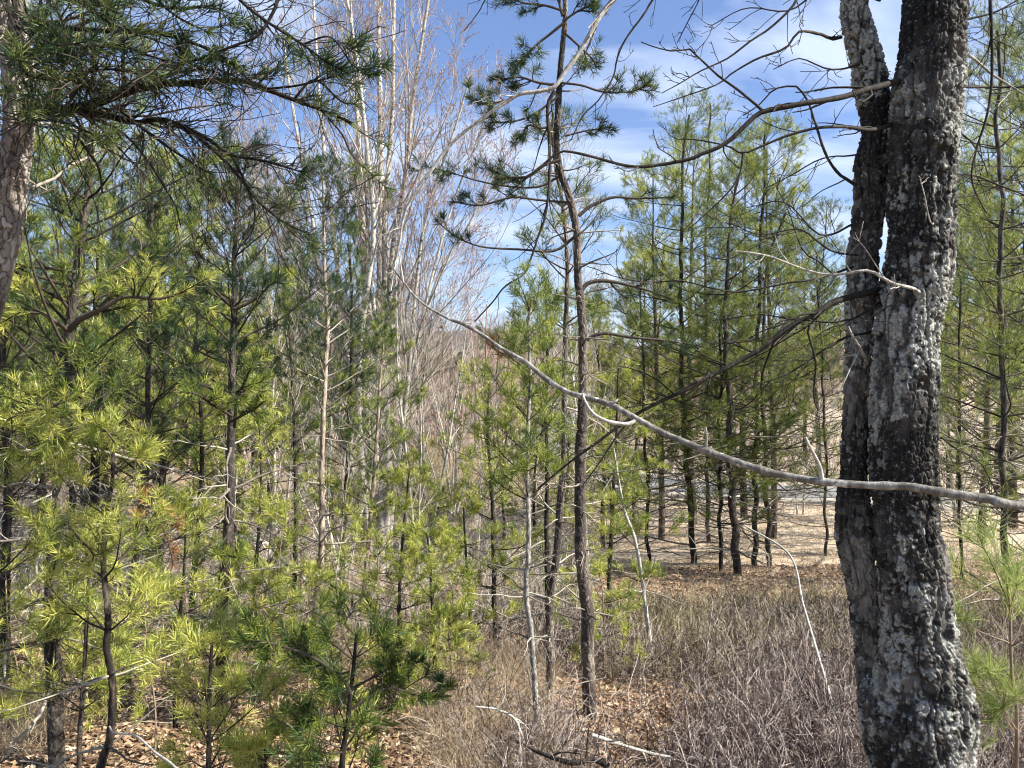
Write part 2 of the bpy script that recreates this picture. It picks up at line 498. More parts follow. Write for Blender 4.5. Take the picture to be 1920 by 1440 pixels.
# ------------------------------------------------------------------ setting: ground, road, hills
def build_ground():
    ys = np.concatenate([np.linspace(-12, 2, 15), np.arange(2.2, 16, 0.14), np.geomspace(16, 60, 110), np.geomspace(61, 3500, 120)])
    us = np.linspace(-1.55, 1.55, 340)
    Y, Uu = np.meshgrid(ys, us, indexing='ij')
    X = Uu * (np.abs(Y) * 1.0 + 6)
    Z = ground(X, Y)
    q = np.stack([X, Y, 0 * X], -1)
    near = np.clip(1 - (Y - 10) / 20, 0, 1)
    Z = Z + (fbm(q * 4.0, 3) - 0.5) * 0.07 * near
    n, m = X.shape
    V = np.stack([X, Y, Z], -1).reshape(-1, 3)
    i = np.arange(n - 1)[:, None] * m + np.arange(m - 1)[None]
    f = np.stack([i, i + 1, i + m + 1, i + m], -1).reshape(-1, 4)
    # clearing mask: pale dry grass; elsewhere leaf litter
    R = X / np.maximum(Y, 4)
    clear = np.clip((Y - 11 - 6 * np.clip(-R * 3, 0, 2)) / 4, 0, 1) * np.clip((R + 0.10) / 0.12, 0, 1) * np.clip(1 - (Y - 60) / 30, 0, 1)
    far = np.clip((Y - 45) / 40, 0, 1) * (1 - clear)
    me = make_mesh("ground", V, [f], None, True, {"clear": clear.ravel(), "far": far.ravel()})
    mt, nt, o = new_mat("forest floor")
    tcn = nt.nodes.new("ShaderNodeTexCoord")
    def noise(s, d, r=0.6):
        nn = nt.nodes.new("ShaderNodeTexNoise")
        nn.inputs["Scale"].default_value = s; nn.inputs["Detail"].default_value = d; nn.inputs["Roughness"].default_value = r
        nt.links.new(tcn.outputs["Object"], nn.inputs["Vector"])
        return nn.outputs["Fac"]
    fine = noise(22, 6, 0.7)
    big = noise(0.7, 4)
    lit = ramp(nt, [(0.30, (0.09, 0.05, 0.035)), (0.48, (0.25, 0.17, 0.105)), (0.62, (0.40, 0.29, 0.19)), (0.75, (0.52, 0.41, 0.28))], fine)
    soil = ramp(nt, [(0.3, (0.10, 0.075, 0.05)), (0.6, (0.26, 0.20, 0.13)), (0.8, (0.42, 0.34, 0.22))], fine)
    m0 = nt.nodes.new("ShaderNodeMix"); m0.data_type = 'RGBA'
    nt.links.new(ramp(nt, [(0.44, (0, 0, 0)), (0.60, (1, 1, 1))], big), m0.inputs["Factor"])
    nt.links.new(lit, m0.inputs["A"]); nt.links.new(soil, m0.inputs["B"])
    grass = ramp(nt, [(0.3, (0.28, 0.20, 0.13)), (0.5, (0.54, 0.43, 0.31)), (0.7, (0.72, 0.61, 0.48))], noise(7, 7, 0.75))
    m1 = nt.nodes.new("ShaderNodeMix"); m1.data_type = 'RGBA'
    nt.links.new(attr(nt, "clear"), m1.inputs["Factor"])
    nt.links.new(m0.outputs["Result"], m1.inputs["A"]); nt.links.new(grass, m1.inputs["B"])
    hill = ramp(nt, [(0.35, (0.13, 0.10, 0.06)), (0.5, (0.22, 0.17, 0.11)), (0.65, (0.30, 0.24, 0.16))], noise(0.25, 6, 0.7))
    m2 = nt.nodes.new("ShaderNodeMix"); m2.data_type = 'RGBA'
    nt.links.new(attr(nt, "far"), m2.inputs["Factor"])
    nt.links.new(m1.outputs["Result"], m2.inputs["A"]); nt.links.new(hill, m2.inputs["B"])
    p = nt.nodes.new("ShaderNodeBsdfPrincipled")
    p.inputs["Roughness"].default_value = 0.95
    p.inputs["Specular IOR Level"].default_value = 0.1
    nt.links.new(m2.outputs["Result"], p.inputs["Base Color"])
    b = nt.nodes.new("ShaderNodeBump"); b.inputs["Strength"].default_value = 0.9; b.inputs["Distance"].default_value = 0.04
    nt.links.new(fine, b.inputs["Height"]); nt.links.new(b.outputs[0], p.inputs["Normal"])
    nt.links.new(p.outputs[0], o.inputs[0])
    tag(obj("ground", me, mt), kind="structure")

build_ground()

def strip(name, centre, half, lift, stops, scale, bump=0.3, off=0.0):
    c = resample(np.array(centre, dtype=float), 160)
    t = np.gradient(c, axis=0); t = norm(t)
    nrm = np.stack([-t[:, 1], t[:, 0]], -1)
    s = np.linspace(-half, half, 13) + off
    P = c[:, None, :] + nrm[:, None, :] * s[None, :, None]
    Z = ground(P[..., 0], P[..., 1])
    # level across
    Z = Z.mean(1, keepdims=True) * 0.5 + Z * 0.5 + lift
    V = np.concatenate([P, Z[..., None]], -1)
    n, m = Z.shape
    top = V.reshape(-1, 3)
    i = np.arange(n - 1)[:, None] * m + np.arange(m - 1)[None]
    f = np.stack([i, i + m, i + m + 1, i + 1], -1).reshape(-1, 4)
    # skirt down to the ground on both sides
    lo1 = V[:, 0] - [0, 0, 0.6]; lo2 = V[:, -1] - [0, 0, 0.6]
    k = n * m
    a = np.arange(n - 1)
    f1 = np.stack([k + a, k + a + 1, (a + 1) * m, a * m], -1)
    f2 = np.stack([k + n + a, a * m + m - 1, (a + 1) * m + m - 1, k + n + a + 1], -1)
    me = make_mesh(name, np.vstack([top, lo1, lo2]), [f, f1, f2], {"var": np.zeros(len(f) + len(f1) * 2)}, True)
    mt = bark_mat(name + " surface", stops, scale, bump, 0.02, zs=1)
    return tag(obj(name, me, mt), kind="structure")

ROAD = [(14, 120), (6, 85), (2, 60), (3, 46), (8, 36.5), (12, 33), (18, 29), (26, 25), (40, 20), (60, 12)]
strip("gravel_shoulder", ROAD, 3.0, 0.20, [(0.3, (0.42, 0.37, 0.29)), (0.6, (0.60, 0.55, 0.45)), (0.8, (0.70, 0.66, 0.56))], 9, off=0.0)
strip("road", ROAD, 2.2, 0.225, [(0.3, (0.20, 0.19, 0.18)), (0.7, (0.33, 0.315, 0.30))], 25, off=0.25)

def ridge(name, D0, D1, h, base, seed, stops, r0=-1.6, r1=1.6, bump=0.0):
    xs = np.linspace(r0, r1, 260)
    ys = np.linspace(0, 1, 14)
    S, T = np.meshgrid(xs, ys)
    D = D0 + (D1 - D0) * T
    X = S * D
    n = fbm(np.stack([S * 5 + seed, 0 * S, 0 * S], -1), 5)
    n2 = fbm(np.stack([X * 0.01, D * 0.01, 0 * S + seed], -1), 5)
    Z = base + (h * (0.45 + 1.1 * n)) * np.sin(T * np.pi / 2) ** 0.8 + (n2 - 0.5) * h * 0.25 * np.sin(T * np.pi)
    V = np.stack([X, D, Z], -1).reshape(-1, 3)
    Z = Z + bump * np.exp(-((S + 0.05) / 0.10) ** 2) * np.sin(T * np.pi / 2)
    # far side comes down again
    Vb = np.stack([X[-1], D[-1] + (D1 - D0), 0 * X[-1] + base - 5], -1)
    V = np.vstack([V, Vb])
    a, b = S.shape
    i = np.arange(a)[:, None] * b + np.arange(b - 1)[None]
    f = np.stack([i, i + 1, i + b + 1, i + b], -1).reshape(-1, 4)
    me = make_mesh(name, V, [f], {"var": np.zeros(len(f))}, True)
    mt = bark_mat(name + " woods", stops, 0.06, 1.0, 3.0, zs=1)
    return tag(obj(name, me, mt), kind="structure")

ridge("far_mountain", 1500, 2300, 150, -20, 3.1, [(0.3, (0.05, 0.06, 0.05)), (0.7, (0.14, 0.12, 0.09))])
ridge("near_hill", 430, 620, 26, -8, 9.7, [(0.3, (0.14, 0.07, 0.045)), (0.7, (0.28, 0.16, 0.115))], bump=20)

# ------------------------------------------------------------------ the lichen-covered oak (twin stem)
def worley(u, v, su, sv, nu, seed, jitter=0.9):
    """F1, F2, id in a grid periodic in u (nu cells around)"""
    gu = u * nu; gv = v / sv
    iu = np.floor(gu).astype(np.int64); iv = np.floor(gv).astype(np.int64)
    f1 = np.full(u.shape, 9.0); f2 = np.full(u.shape, 9.0); ident = np.zeros(u.shape)
    for a in (-1, 0, 1):
        for b in (-1, 0, 1):
            cu = (iu + a); cv = iv + b
            w = np.mod(cu, nu)
            jx = hash3(w, cv, np.full_like(w, seed)); jy = hash3(w, cv, np.full_like(w, seed + 5))
            dx = (cu + 0.5 + (jx - 0.5) * jitter - gu) * su
            dy = (cv + 0.5 + (jy - 0.5) * jitter - gv) * sv
            d = np.maximum(np.abs(dx), np.abs(dy) * 0.66) * 0.8 + 0.25 * np.hypot(dx, dy * 0.6)
            hid = hash3(w, cv, np.full_like(w, seed + 9))
            closer = d < f1
            f2 = np.where(closer, f1, np.minimum(f2, d))
            ident = np.where(closer, hid, ident)
            f1 = np.where(closer, d, f1)
    return f1, f2, ident

def oak_stem(name, path, radii, seed, amp=0.013, lumps=(), crack=None, smooth_bark=False, res=0.0038, S=260, cells=13):
    L = np.linalg.norm(np.diff(path, axis=0), axis=1).sum()
    K = int(L / res)
    P = resample(np.hstack([path, radii[:, None]]), K)
    R = P[:, 3]; P = P[:, :3]
    T = norm(np.gradient(P, axis=0))
    u = norm(np.cross(T, np.array([0, 1.0, 0]))); v = np.cross(u, T)   # v points about -Y (to camera) at angle 90
    a = np.arange(S) / S
    h = np.linspace(0, L, K)
    A, H = np.meshgrid(a, h)
    circ = 2 * np.pi * R.mean()
    dirs = u[:, None, :] * np.cos(A * 2 * np.pi)[..., None] + v[:, None, :] * np.sin(A * 2 * np.pi)[..., None]
    q0 = P[:, None, :] + dirs * R[:, None, None]
    # big unevenness of the log
    big = fbm(q0 * 6.0 + seed, 3) - 0.5
    med = fbm(q0 * np.array([22, 22, 9]) + seed * 3, 3) - 0.5
    # long broken vertical furrows (anisotropic ridged noise) cut across by finer cracks
    def furrow(fx, fz, off, wdt, octv=3):
        nn = fbm((q0 + (fbm(q0 * 20 + off, 2)[..., None] - 0.5) * 0.03) * np.array([fx, fx, fz]) + off + seed * 1.7, octv)
        return np.clip(np.abs(nn - 0.5) / wdt, 0, 1)
    f_a = np.clip(furrow(27, 4.5, 3.0, 0.075, 2) * 1.35 - 0.35, 0, 1)
    f_b = furrow(48, 16, 61.0, 0.075)
    f_c = furrow(30, 46, 19.0, 0.030)
    wu = (fbm(q0 * np.array([34, 34, 18]) + 31 + seed, 3) - 0.5) * 0.10
    wv = (fbm(q0 * 38 + 77 + seed, 3) - 0.5) * 0.05
    nu = max(8, int(circ / 0.021))
    f1, f2, ident = worley(np.mod(A + wu, 1.0), H + wv, circ / nu, 0.034, nu, seed + 11)
    e = np.clip((f2 - f1 - 0.0022) / 0.0045, 0, 1)
    plate = f_a * (0.62 + 0.38 * f_b) * (0.85 + 0.15 * f_c) * (0.62 + 0.38 * e)
    if smooth_bark:
        f1, f2, ident = worley(np.mod(A + wu * 1.4, 1.0), H + wv * 1.6, circ / cells, 0.055 if cells == 13 else 0.032, cells, seed + 11, 1.0)
        e = np.clip((f2 - f1) / 0.010, 0, 1)
        plate = e ** 0.5 * (0.7 + 0.3 * f_b)
    # lichen: blotches a few centimetres across inside larger favoured areas
    lm = fbm(q0 * np.array([4.5, 4.5, 2.8]) + 5.5 + seed * 2, 3)
    lk = fbm(q0 * np.array([26, 26, 20]) + 8.5 + seed, 3)
    lf = fbm(q0 * 70 + seed, 3)
    lsum = lm * 0.50 + lk * 0.50
    if not smooth_bark:     # more lichen at the damp foot and on the upper left of each stem
        lsum = lsum + 0.055 * np.clip((-0.95 - q0[..., 2]) / 0.25, 0, 1) + 0.03 * np.clip((q0[..., 2] - 0.75) / 0.3, 0, 1)
    lichen = np.clip((lsum - 0.558) / 0.016, 0, 1) * np.clip((lf - 0.36) / 0.08, 0, 1)
    spk = np.clip((fbm(q0 * 60 + 9.1 + seed, 3) - 0.60) / 0.04, 0, 1)
    lichen = np.maximum(lichen, spk * 0.7 * np.clip((lm - 0.42) / 0.08, 0, 1))
    lichen = lichen * np.clip(plate * 1.8, 0.12, 1)
    crust = (fbm(q0 * 110 + seed, 3) - 0.5) * 0.009 + (fbm(q0 * 52 + seed * 7, 2) - 0.5) * 0.007
    disp = (plate - 1) * amp * 1.35 + (ident - 0.5) * 0.003 * e
    disp = disp + big * 0.035 * (R.mean() / 0.11) + med * (0.008 if R.mean() > 0.055 else 0.006)
    crust = crust * min(1, R.mean() / 0.05) * 0.25
    disp = disp + lichen * (0.002 + crust) + (1 - lichen) * crust * 0.7
    for (hz, ang, rad, hgt) in lumps:     # knots and bulges (z, angle fraction, size, height)
        zc = q0[..., 2]
        da = np.abs(np.mod(A - ang + 0.5, 1) - 0.5) * circ
        disp = disp + hgt * np.exp(-((zc - hz) ** 2 + da ** 2) / (2 * rad ** 2))
    if crack:                              # an open vertical seam: (z0, z1, angle fraction, half width, depth)
        z0, z1, ang, hw, dep = crack
        zc = q0[..., 2]
        wob = (fbm(np.stack([zc * 6, 0 * zc, 0 * zc + 3], -1), 2) - 0.5) * 0.03
        da = np.abs(np.mod(A - ang + 0.5, 1) - 0.5) * circ + 0 * wob
        inz = np.clip((z1 - zc) / 0.12, 0, 1) * np.clip((zc - z0) / 0.12, 0, 1)
        cut = np.clip(1 - np.abs(da + wob) / hw, 0, 1) ** 0.5 * inz
        lip = np.exp(-((da - hw * 1.8) / (hw * 0.9)) ** 2) * inz
        disp = disp - dep * cut + lip * 0.012
        lichen = lichen * (1 - np.clip(cut * 3, 0, 1))
    V = P[:, None, :] + dirs * (R[:, None] + disp)[..., None]
    idx = np.arange(K)[:, None] * S + np.arange(S)[None]
    i0 = idx[:-1]; i1 = idx[1:]
    f = np.stack([i0, np.roll(i0, -1, 1), np.roll(i1, -1, 1), i1], -1).reshape(-1, 4)
    tone = np.clip(0.5 + (ident - 0.5) * 0.55 + (fbm(q0 * 3.0 + 40 + seed, 3) - 0.5) * 1.6, 0, 1)
    me = make_mesh(name, V.reshape(-1, 3), [f], None, True, {"lichen": lichen.ravel(), "tone": tone.ravel(), "plate": plate.ravel()})
    return me, V, dirs, lichen, tone

def oak_mat():
    m, nt, o = new_mat("furrowed oak bark with lichen")
    bark = ramp(nt, [(0.0, (0.008, 0.007, 0.006)), (0.35, (0.025, 0.022, 0.019)), (0.6, (0.065, 0.058, 0.050)), (1.0, (0.19, 0.175, 0.155))], attr(nt, "tone"))
    tcn = nt.nodes.new("ShaderNodeTexCoord")
    n = nt.nodes.new("ShaderNodeTexNoise"); n.inputs["Scale"].default_value = 120; n.inputs["Detail"].default_value = 5; n.inputs["Roughness"].default_value = 0.7
    nt.links.new(tcn.outputs["Object"], n.inputs["Vector"])
    lich = ramp(nt, [(0.3, (0.10, 0.10, 0.088)), (0.5, (0.26, 0.26, 0.23)), (0.7, (0.50, 0.50, 0.45))], n.outputs["Fac"])
    mx = nt.nodes.new("ShaderNodeMix"); mx.data_type = 'RGBA'
    nt.links.new(attr(nt, "lichen"), mx.inputs["Factor"]); nt.links.new(bark, mx.inputs["A"]); nt.links.new(lich, mx.inputs["B"])
    nf = nt.nodes.new("ShaderNodeTexNoise"); nf.inputs["Scale"].default_value = 75; nf.inputs["Detail"].default_value = 7; nf.inputs["Roughness"].default_value = 0.75
    nt.links.new(tcn.outputs["Object"], nf.inputs["Vector"])
    fl = ramp(nt, [(0.56, (0, 0, 0)), (0.66, (0.7, 0.7, 0.7))], nf.outputs["Fac"])
    mf = nt.nodes.new("ShaderNodeMix"); mf.data_type = 'RGBA'
    nt.links.new(fl, mf.inputs["Factor"]); nt.links.new(mx.outputs["Result"], mf.inputs["A"])
    mf.inputs["B"].default_value = (0.34, 0.34, 0.30, 1)
    mx = mf
    p = nt.nodes.new("ShaderNodeBsdfPrincipled"); p.inputs["Roughness"].default_value = 0.8
    p.inputs["Specular IOR Level"].default_value = 0.3
    nt.links.new(mx.outputs["Result"], p.inputs["Base Color"])
    b = nt.nodes.new("ShaderNodeBump"); b.inputs["Strength"].default_value = 0.8; b.inputs["Distance"].default_value = 0.004
    nt.links.new(n.outputs["Fac"], b.inputs["Height"]); nt.links.new(b.outputs[0], p.inputs["Normal"])
    nt.links.new(p.outputs[0], o.inputs[0])
    return m

M_oak = oak_mat()
def flaky_mat(stops=[(0.0, (0.06, 0.045, 0.036)), (0.4, (0.15, 0.12, 0.098)), (0.75, (0.27, 0.23, 0.19)), (1.0, (0.42, 0.38, 0.33))]):
    m, nt, o = new_mat("flaky plated pine bark")
    c = ramp(nt, stops, attr(nt, "tone"))
    k = ramp(nt, [(0.15, (0.30, 0.26, 0.23)), (0.75, (1, 1, 1))], attr(nt, "plate"))
    mx = nt.nodes.new("ShaderNodeMix"); mx.data_type = 'RGBA'; mx.blend_type = 'MULTIPLY'; mx.inputs["Factor"].default_value = 1
    nt.links.new(c, mx.inputs["A"]); nt.links.new(k, mx.inputs["B"])
    p = nt.nodes.new("ShaderNodeBsdfPrincipled"); p.inputs["Roughness"].default_value = 0.85
    nt.links.new(mx.outputs["Result"], p.inputs["Base Color"]); nt.links.new(p.outputs[0], o.inputs[0])
    return m
M_flaky = flaky_mat()
M_flaky_black = flaky_mat([(0.0, (0.010, 0.008, 0.006)), (0.4, (0.030, 0.024, 0.019)), (0.75, (0.07, 0.056, 0.045)), (1.0, (0.16, 0.13, 0.105))])
M_flaky_dark = flaky_mat([(0.0, (0.020, 0.016, 0.013)), (0.4, (0.065, 0.050, 0.040)), (0.75, (0.15, 0.12, 0.095)), (1.0, (0.30, 0.25, 0.20))])
M_lichen = leaf_mat("lichen flakes", [(0.0, (0.15, 0.16, 0.14)), (0.5, (0.31, 0.32, 0.28)), (1.0, (0.52, 0.52, 0.47))], 0.1, 0.8, 0.1)

def lichen_flakes(rng, V, dirs, lichen, n):
    """small ruffled lobes standing off the bark where lichen grows"""
    w = lichen.ravel() ** 2
    idx = rng.choice(w.size, n, p=w / w.sum())
    p = V.reshape(-1, 3)[idx]; nr = dirs.reshape(-1, 3)[idx]
    t = perp(rng, nr); b = np.cross(nr, t)
    s = rng.uniform(0.002, 0.0048, n)[:, None]
    k = 6
    ang = np.arange(k) / k * 2 * np.pi
    rad = rng.uniform(0.6, 1.2, (n, k))
    tilt = rng.uniform(0.15, 0.9, n)[:, None]
    vs = [p + nr * 0.0005]
    for j in range(k):
        lift = np.maximum(0, math.cos(ang[j])) * tilt * s * rad[:, j:j + 1]
        vs.append(p + (t * math.cos(ang[j]) + b * math.sin(ang[j])) * s * rad[:, j:j + 1] + nr * (0.001 + lift))
    vv = np.stack(vs, 1).reshape(-1, 3)
    base = np.arange(n) * (k + 1)
    fs = np.concatenate([np.stack([base, base + 1 + j, base + 1 + (j + 1) % k], -1) for j in range(k)])
    var = np.tile(np.clip(rng.normal(0.55, 0.22, n), 0, 1), k)
    return make_mesh("lichen", vv, [fs], {"var": var}, False)

OD = 2.65
gz = G(1735, OD)
main_pts = [(1730, 1850, 100), (1728, 1600, 100), (1725, 1440, 95), (1735, 1327, 92), (1728, 1260, 80), (1717, 1160, 69), (1708, 1060, 66),
            (1701, 960, 63), (1696, 880, 64), (1696, 747, 63), (1701, 613, 63), (1712, 547, 65), (1722, 480, 65), (1731, 300, 63),
            (1740, 170, 63), (1748, 90, 62), (1753, 0, 60), (1765, -200, 58), (1760, -600, 52), (1775, -1100, 44), (1750, -1700, 30), (1765, -2300, 16)]
side_pts = [(1700, 1560, 45), (1668, 1440, 42), (1648, 1330, 40), (1640, 1260, 38), (1627, 1160, 36), (1614, 1080, 36), (1604, 1020, 38), (1601, 960, 37),
            (1602, 880, 33), (1604, 800, 31), (1608, 700, 28), (1612, 600, 30), (1618, 480, 34), (1628, 400, 35), (1636, 310, 36),
            (1645, 235, 34), (1634, 150, 35), (1619, 90, 32), (1606, 40, 31), (1602, 0, 29), (1590, -150, 28), (1540, -500, 24), (1440, -1000, 19), (1350, -1500, 11)]
oak_base = np.array([(1730 - 960) / F * OD, OD, gz])
oak = thing("oak_tree", "big twin-stemmed dark furrowed oak crusted with pale lichen, nearest the camera on the right", "tree", oak_base)
mp_ = np.array([U(a, b, OD) for a, b, c in main_pts]); mr_ = np.array([pxr(c * 1.88, OD) for a, b, c in main_pts])
mp_[0, 2] = min(mp_[0, 2], gz - 0.1)
me, V, dr, lc, tn = oak_stem("trunk", mp_, mr_, 3, 0.014, lumps=[(U(0, 200, OD)[2], 0.43, 0.05, 0.009), (U(0, 1330, OD)[2], 0.08, 0.07, 0.03), (U(0, 540, OD)[2], 0.22, 0.03, 0.01)],
                             crack=(-2.2, U(0, 1255, OD)[2], 0.235, 0.011, 0.06))
obj("trunk", shift(me, oak_base), M_oak, oak)
obj("lichen", shift(lichen_flakes(np.random.default_rng(1), V[:1800], dr[:1800], lc[:1800], 1500), oak_base), M_lichen, oak)
SD = 2.78
sp_ = np.array([U(a, b, SD if b < 1300 else 2.70) for a, b, c in side_pts]); sr_ = np.array([pxr(c * 1.72, SD) for a, b, c in side_pts])
me, V, dr, lc, tn = oak_stem("trunk", sp_, sr_, 8, 0.013, lumps=[(U(0, 985, SD)[2], 0.45, 0.045, 0.02), (U(0, 1010, SD)[2], 0.25, 0.035, 0.012), (U(0, 165, SD)[2], 0.05, 0.05, 0.012)])
side = obj("trunk", shift(me, oak_base), M_oak, oak)
side["label"] = "thinner left stem of the oak leaning left at the top"
obj("lichen", shift(lichen_flakes(np.random.default_rng(2), V[:1700], dr[:1700], lc[:1700], 1500), oak_base), M_lichen, oak)

def bare_limb(tb, rng, pts, D, w0, w1, twigs=8, tl=(0.08, 0.35), wob=0.004, sides=7, t0=0.1, sub=2, K=None, up=0.02):
    """a traced limb with its side twigs; widths in photograph pixels"""
    P = pxpath(pts, D)
    L = np.linalg.norm(np.diff(P, axis=0), axis=1).sum()
    K = K or max(8, int(L / 0.03))
    P = resample(P, K)
    P = P + (fbm(P * 18 + 3, 2)[:, None] - 0.5) * wob * np.array([1, 0.6, 1]) * 2
    Dm = P[:, 1]
    R = 0.41 * (w0 + (w1 - w0) * np.linspace(0, 1, K)) / F * Dm
    R = R * (1 + 0.16 * (fbm(P * 45, 2) - 0.5) * 2)
    tb.add(P, R, sides)
    if twigs:
        C, CR = spawn(rng, P[None], R[None], twigs, t0, 1.0, (0.5, 1.25), tl, 7, 0.16, up, 0.45, 0.4, rmin=0.0012, flat=0.2)
        tb.add(C, CR, 4)
        if sub:
            C2, CR2 = spawn(rng, C, CR, sub, 0.3, 1.0, (0.4, 1.1), (tl[0] * 0.3, tl[1] * 0.35), 4, 0.2, 0.03, 0.6, 0.6, rmin=0.001)
            tb.add(C2, CR2, 3)
    return P, R

rngO = np.random.default_rng(31)
def oak_branch(pts, D, w0, w1, mat=None, label=None, **k):
    tb = Tubes()
    bare_limb(tb, rngO, pts, D, w0, w1, **k)
    o = obj("branch", shift(tb.mesh("branch", 1), oak_base), mat or M_darkbark, oak)
    if label: o["label"] = label
    return o

oak_branch([(1690, 150, 2.68), (1677, 155, 2.62), (1630, 167, 2.55), (1580, 182, 2.5), (1513, 193), (1430, 210), (1410, 223), (1363, 267), (1320, 287), (1280, 302), (1193, 312), (1123, 297), (1057, 283), (1037, 293), (990, 330), (950, 333)], 2.45, 16, 4, twigs=12, sides=9, label="longest bare limb reaching left across the sky")
oak_branch([(1690, 225, 2.7), (1640, 243, 2.6), (1580, 238, 2.5), (1530, 240), (1480, 253), (1430, 273), (1393, 287), (1360, 272), (1313, 263), (1280, 260)], 2.45, 11, 3, twigs=8)
oak_branch([(1393, 287), (1387, 327), (1363, 363), (1317, 407), (1290, 430)], 2.45, 5, 2, twigs=3)
oak_branch([(1430, 208, 2.45), (1380, 167), (1340, 137), (1310, 107), (1293, 92), (1262, 96), (1220, 85), (1203, 78)], 2.4, 7, 2.5, twigs=7, tl=(0.05, 0.2))
oak_branch([(1500, -60, 2.6), (1493, 0), (1447, 50), (1407, 77), (1363, 110), (1313, 133), (1280, 153), (1240, 175)], 2.5, 8, 2, twigs=9, tl=(0.04, 0.2))
oak_branch([(1577, 70, 2.75), (1560, 72, 2.7), (1533, 63, 2.6), (1497, 60), (1473, 90), (1420, 110), (1373, 137), (1347, 157), (1280, 182), (1225, 200)], 2.55, 8, 2, twigs=9, tl=(0.04, 0.18))
oak_branch([(1605, 345, 2.75), (1593, 340, 2.7), (1567, 320, 2.65), (1547, 283), (1527, 227), (1517, 193), (1493, 163), (1453, 167), (1423, 197), (1393, 217)], 2.6, 8, 3, twigs=7, tl=(0.05, 0.2))
oak_branch([(1610, 290, 2.75), (1553, 295, 2.7), (1527, 303), (1487, 327), (1437, 352)], 2.7, 4, 2, twigs=3)
oak_branch([(1660, 540, 2.72), (1573, 563, 2.62), (1530, 587, 2.6), (1480, 613), (1430, 653), (1380, 680), (1323, 710), (1280, 733), (1223, 760), (1173, 790), (1123, 827), (1073, 863), (1007, 917)], 2.6, 17, 4, twigs=18, tl=(0.1, 0.4), sides=9, label="dark limb sloping down to the left behind the pale branch")
oak_branch([(1180, 790), (1160, 813), (1120, 873), (1080, 927)], 2.6, 5, 2, twigs=3)
oak_branch([(1730, 552, 2.58), (1710, 540, 2.5), (1663, 527, 2.45), (1627, 508), (1563, 515), (1513, 508), (1440, 480), (1380, 470)], 2.45, 9, 3, M_branch, twigs=7, label="pale dead limb stub with forked tip")
oak_branch([(1563, 515), (1533, 490), (1505, 470), (1480, 400), (1455, 350)], 2.45, 4, 2, twigs=3)
oak_branch([(1600, 500, 2.7), (1527, 523), (1480, 530), (1413, 543), (1363, 547), (1280, 527), (1190, 527), (1100, 500)], 2.55, 6, 2, twigs=9, tl=(0.08, 0.3))
oak_branch([(1590, 613), (1607, 643), (1627, 680, 2.7)], 2.58, 5, 7, M_branch, twigs=2, tl=(0.03, 0.08))
oak_branch([(1620, 640, 2.7), (1590, 700), (1565, 760), (1555, 800)], 2.6, 4, 2, M_branch, twigs=4, tl=(0.04, 0.12))
oak_branch([(1528, 590), (1515, 620), (1530, 680), (1525, 740), (1535, 770)], 2.6, 6, 3, twigs=4)
oak_branch([(1760, 400, 2.58), (1745, 420, 2.52), (1730, 350), (1725, 335)], 2.5, 4, 2, M_branch, twigs=2, tl=(0.05, 0.1))
oak_branch([(1760, 70, 2.6), (1800, 40, 2.58), (1860, 25), (1907, 0), (1960, -40)], 2.6, 6, 3, twigs=5)
oak_branch([(1857, -80), (1857, 0), (1860, 117), (1853, 207), (1830, 283), (1822, 340), (1850, 400)], 2.3, 9, 3, twigs=12, label="thin stem hanging straight down at the right edge")
oak_branch([(1795, 90, 2.7), (1810, 97, 2.7), (1863, 140), (1913, 173), (1990, 220)], 2.8, 7, 4, M_branch, twigs=4)
oak_branch([(1790, 163, 2.7), (1860, 163), (1920, 163), (1990, 158)], 2.8, 6, 4, twigs=4)
oak_branch([(1780, 235, 2.65), (1820, 265), (1850, 315), (1853, 330)], 2.7, 4, 2, twigs=3)
oak_branch([(1780, 325, 2.65), (1830, 330), (1880, 350), (1960, 380)], 2.75, 5, 3, twigs=6)
oak_branch([(1765, 820, 2.65), (1800, 845), (1840, 870), (1870, 930)], 2.75, 4, 2, twigs=5)
oak_branch([(1780, 370, 2.65), (1830, 365), (1900, 335), (1990, 300)], 2.75, 4, 2, twigs=5)
for q_ in ([(1660, 560, 2.7), (1590, 600), (1500, 600), (1420, 590), (1340, 600)], [(1640, 620, 2.75), (1570, 640), (1480, 700), (1400, 730), (1330, 790)],
           [(1620, 480, 2.78), (1560, 470), (1500, 430), (1430, 440), (1370, 420)], [(1600, 420, 2.78), (1540, 440), (1470, 380), (1400, 390)],
           [(1650, 1, 2.75), (1560, -30), (1480, 20), (1400, 15), (1330, 50)], [(1620, 120, 2.78), (1560, 130), (1500, 110), (1450, 130)]):
    oak_branch(q_, 2.62, 6, 2, twigs=10, tl=(0.08, 0.3))
# limbs from above that hang into the picture
oak_branch([(1560, -420, 2.78), (1400, -330, 3.2), (1260, -150, 3.7), (1180, -40, 3.9), (1150, 0), (1127, 27), (1107, 63), (1083, 103), (1060, 133), (1040, 163), (1007, 172), (973, 177), (940, 197), (917, 213), (880, 240), (853, 263), (827, 293), (800, 333), (773, 370), (757, 407), (750, 450), (740, 500), (733, 545)], 4.0, 18, 4, M_branch, twigs=16, tl=(0.1, 0.45), sides=9, t0=0.35, label="arching grey limb hanging across the middle of the sky")
oak_branch([(1590, -160, 2.78), (1400, -180, 3.0), (1280, -80, 3.2), (1223, 0), (1207, 27), (1173, 73), (1157, 110), (1150, 143), (1123, 187), (1093, 217), (1070, 263)], 3.3, 9, 2.5, twigs=16, tl=(0.08, 0.35), t0=0.3)
oak_branch([(1330, -60), (1310, 0), (1290, 40), (1270, 80)], 3.0, 4, 2, twigs=4, tl=(0.05, 0.2))
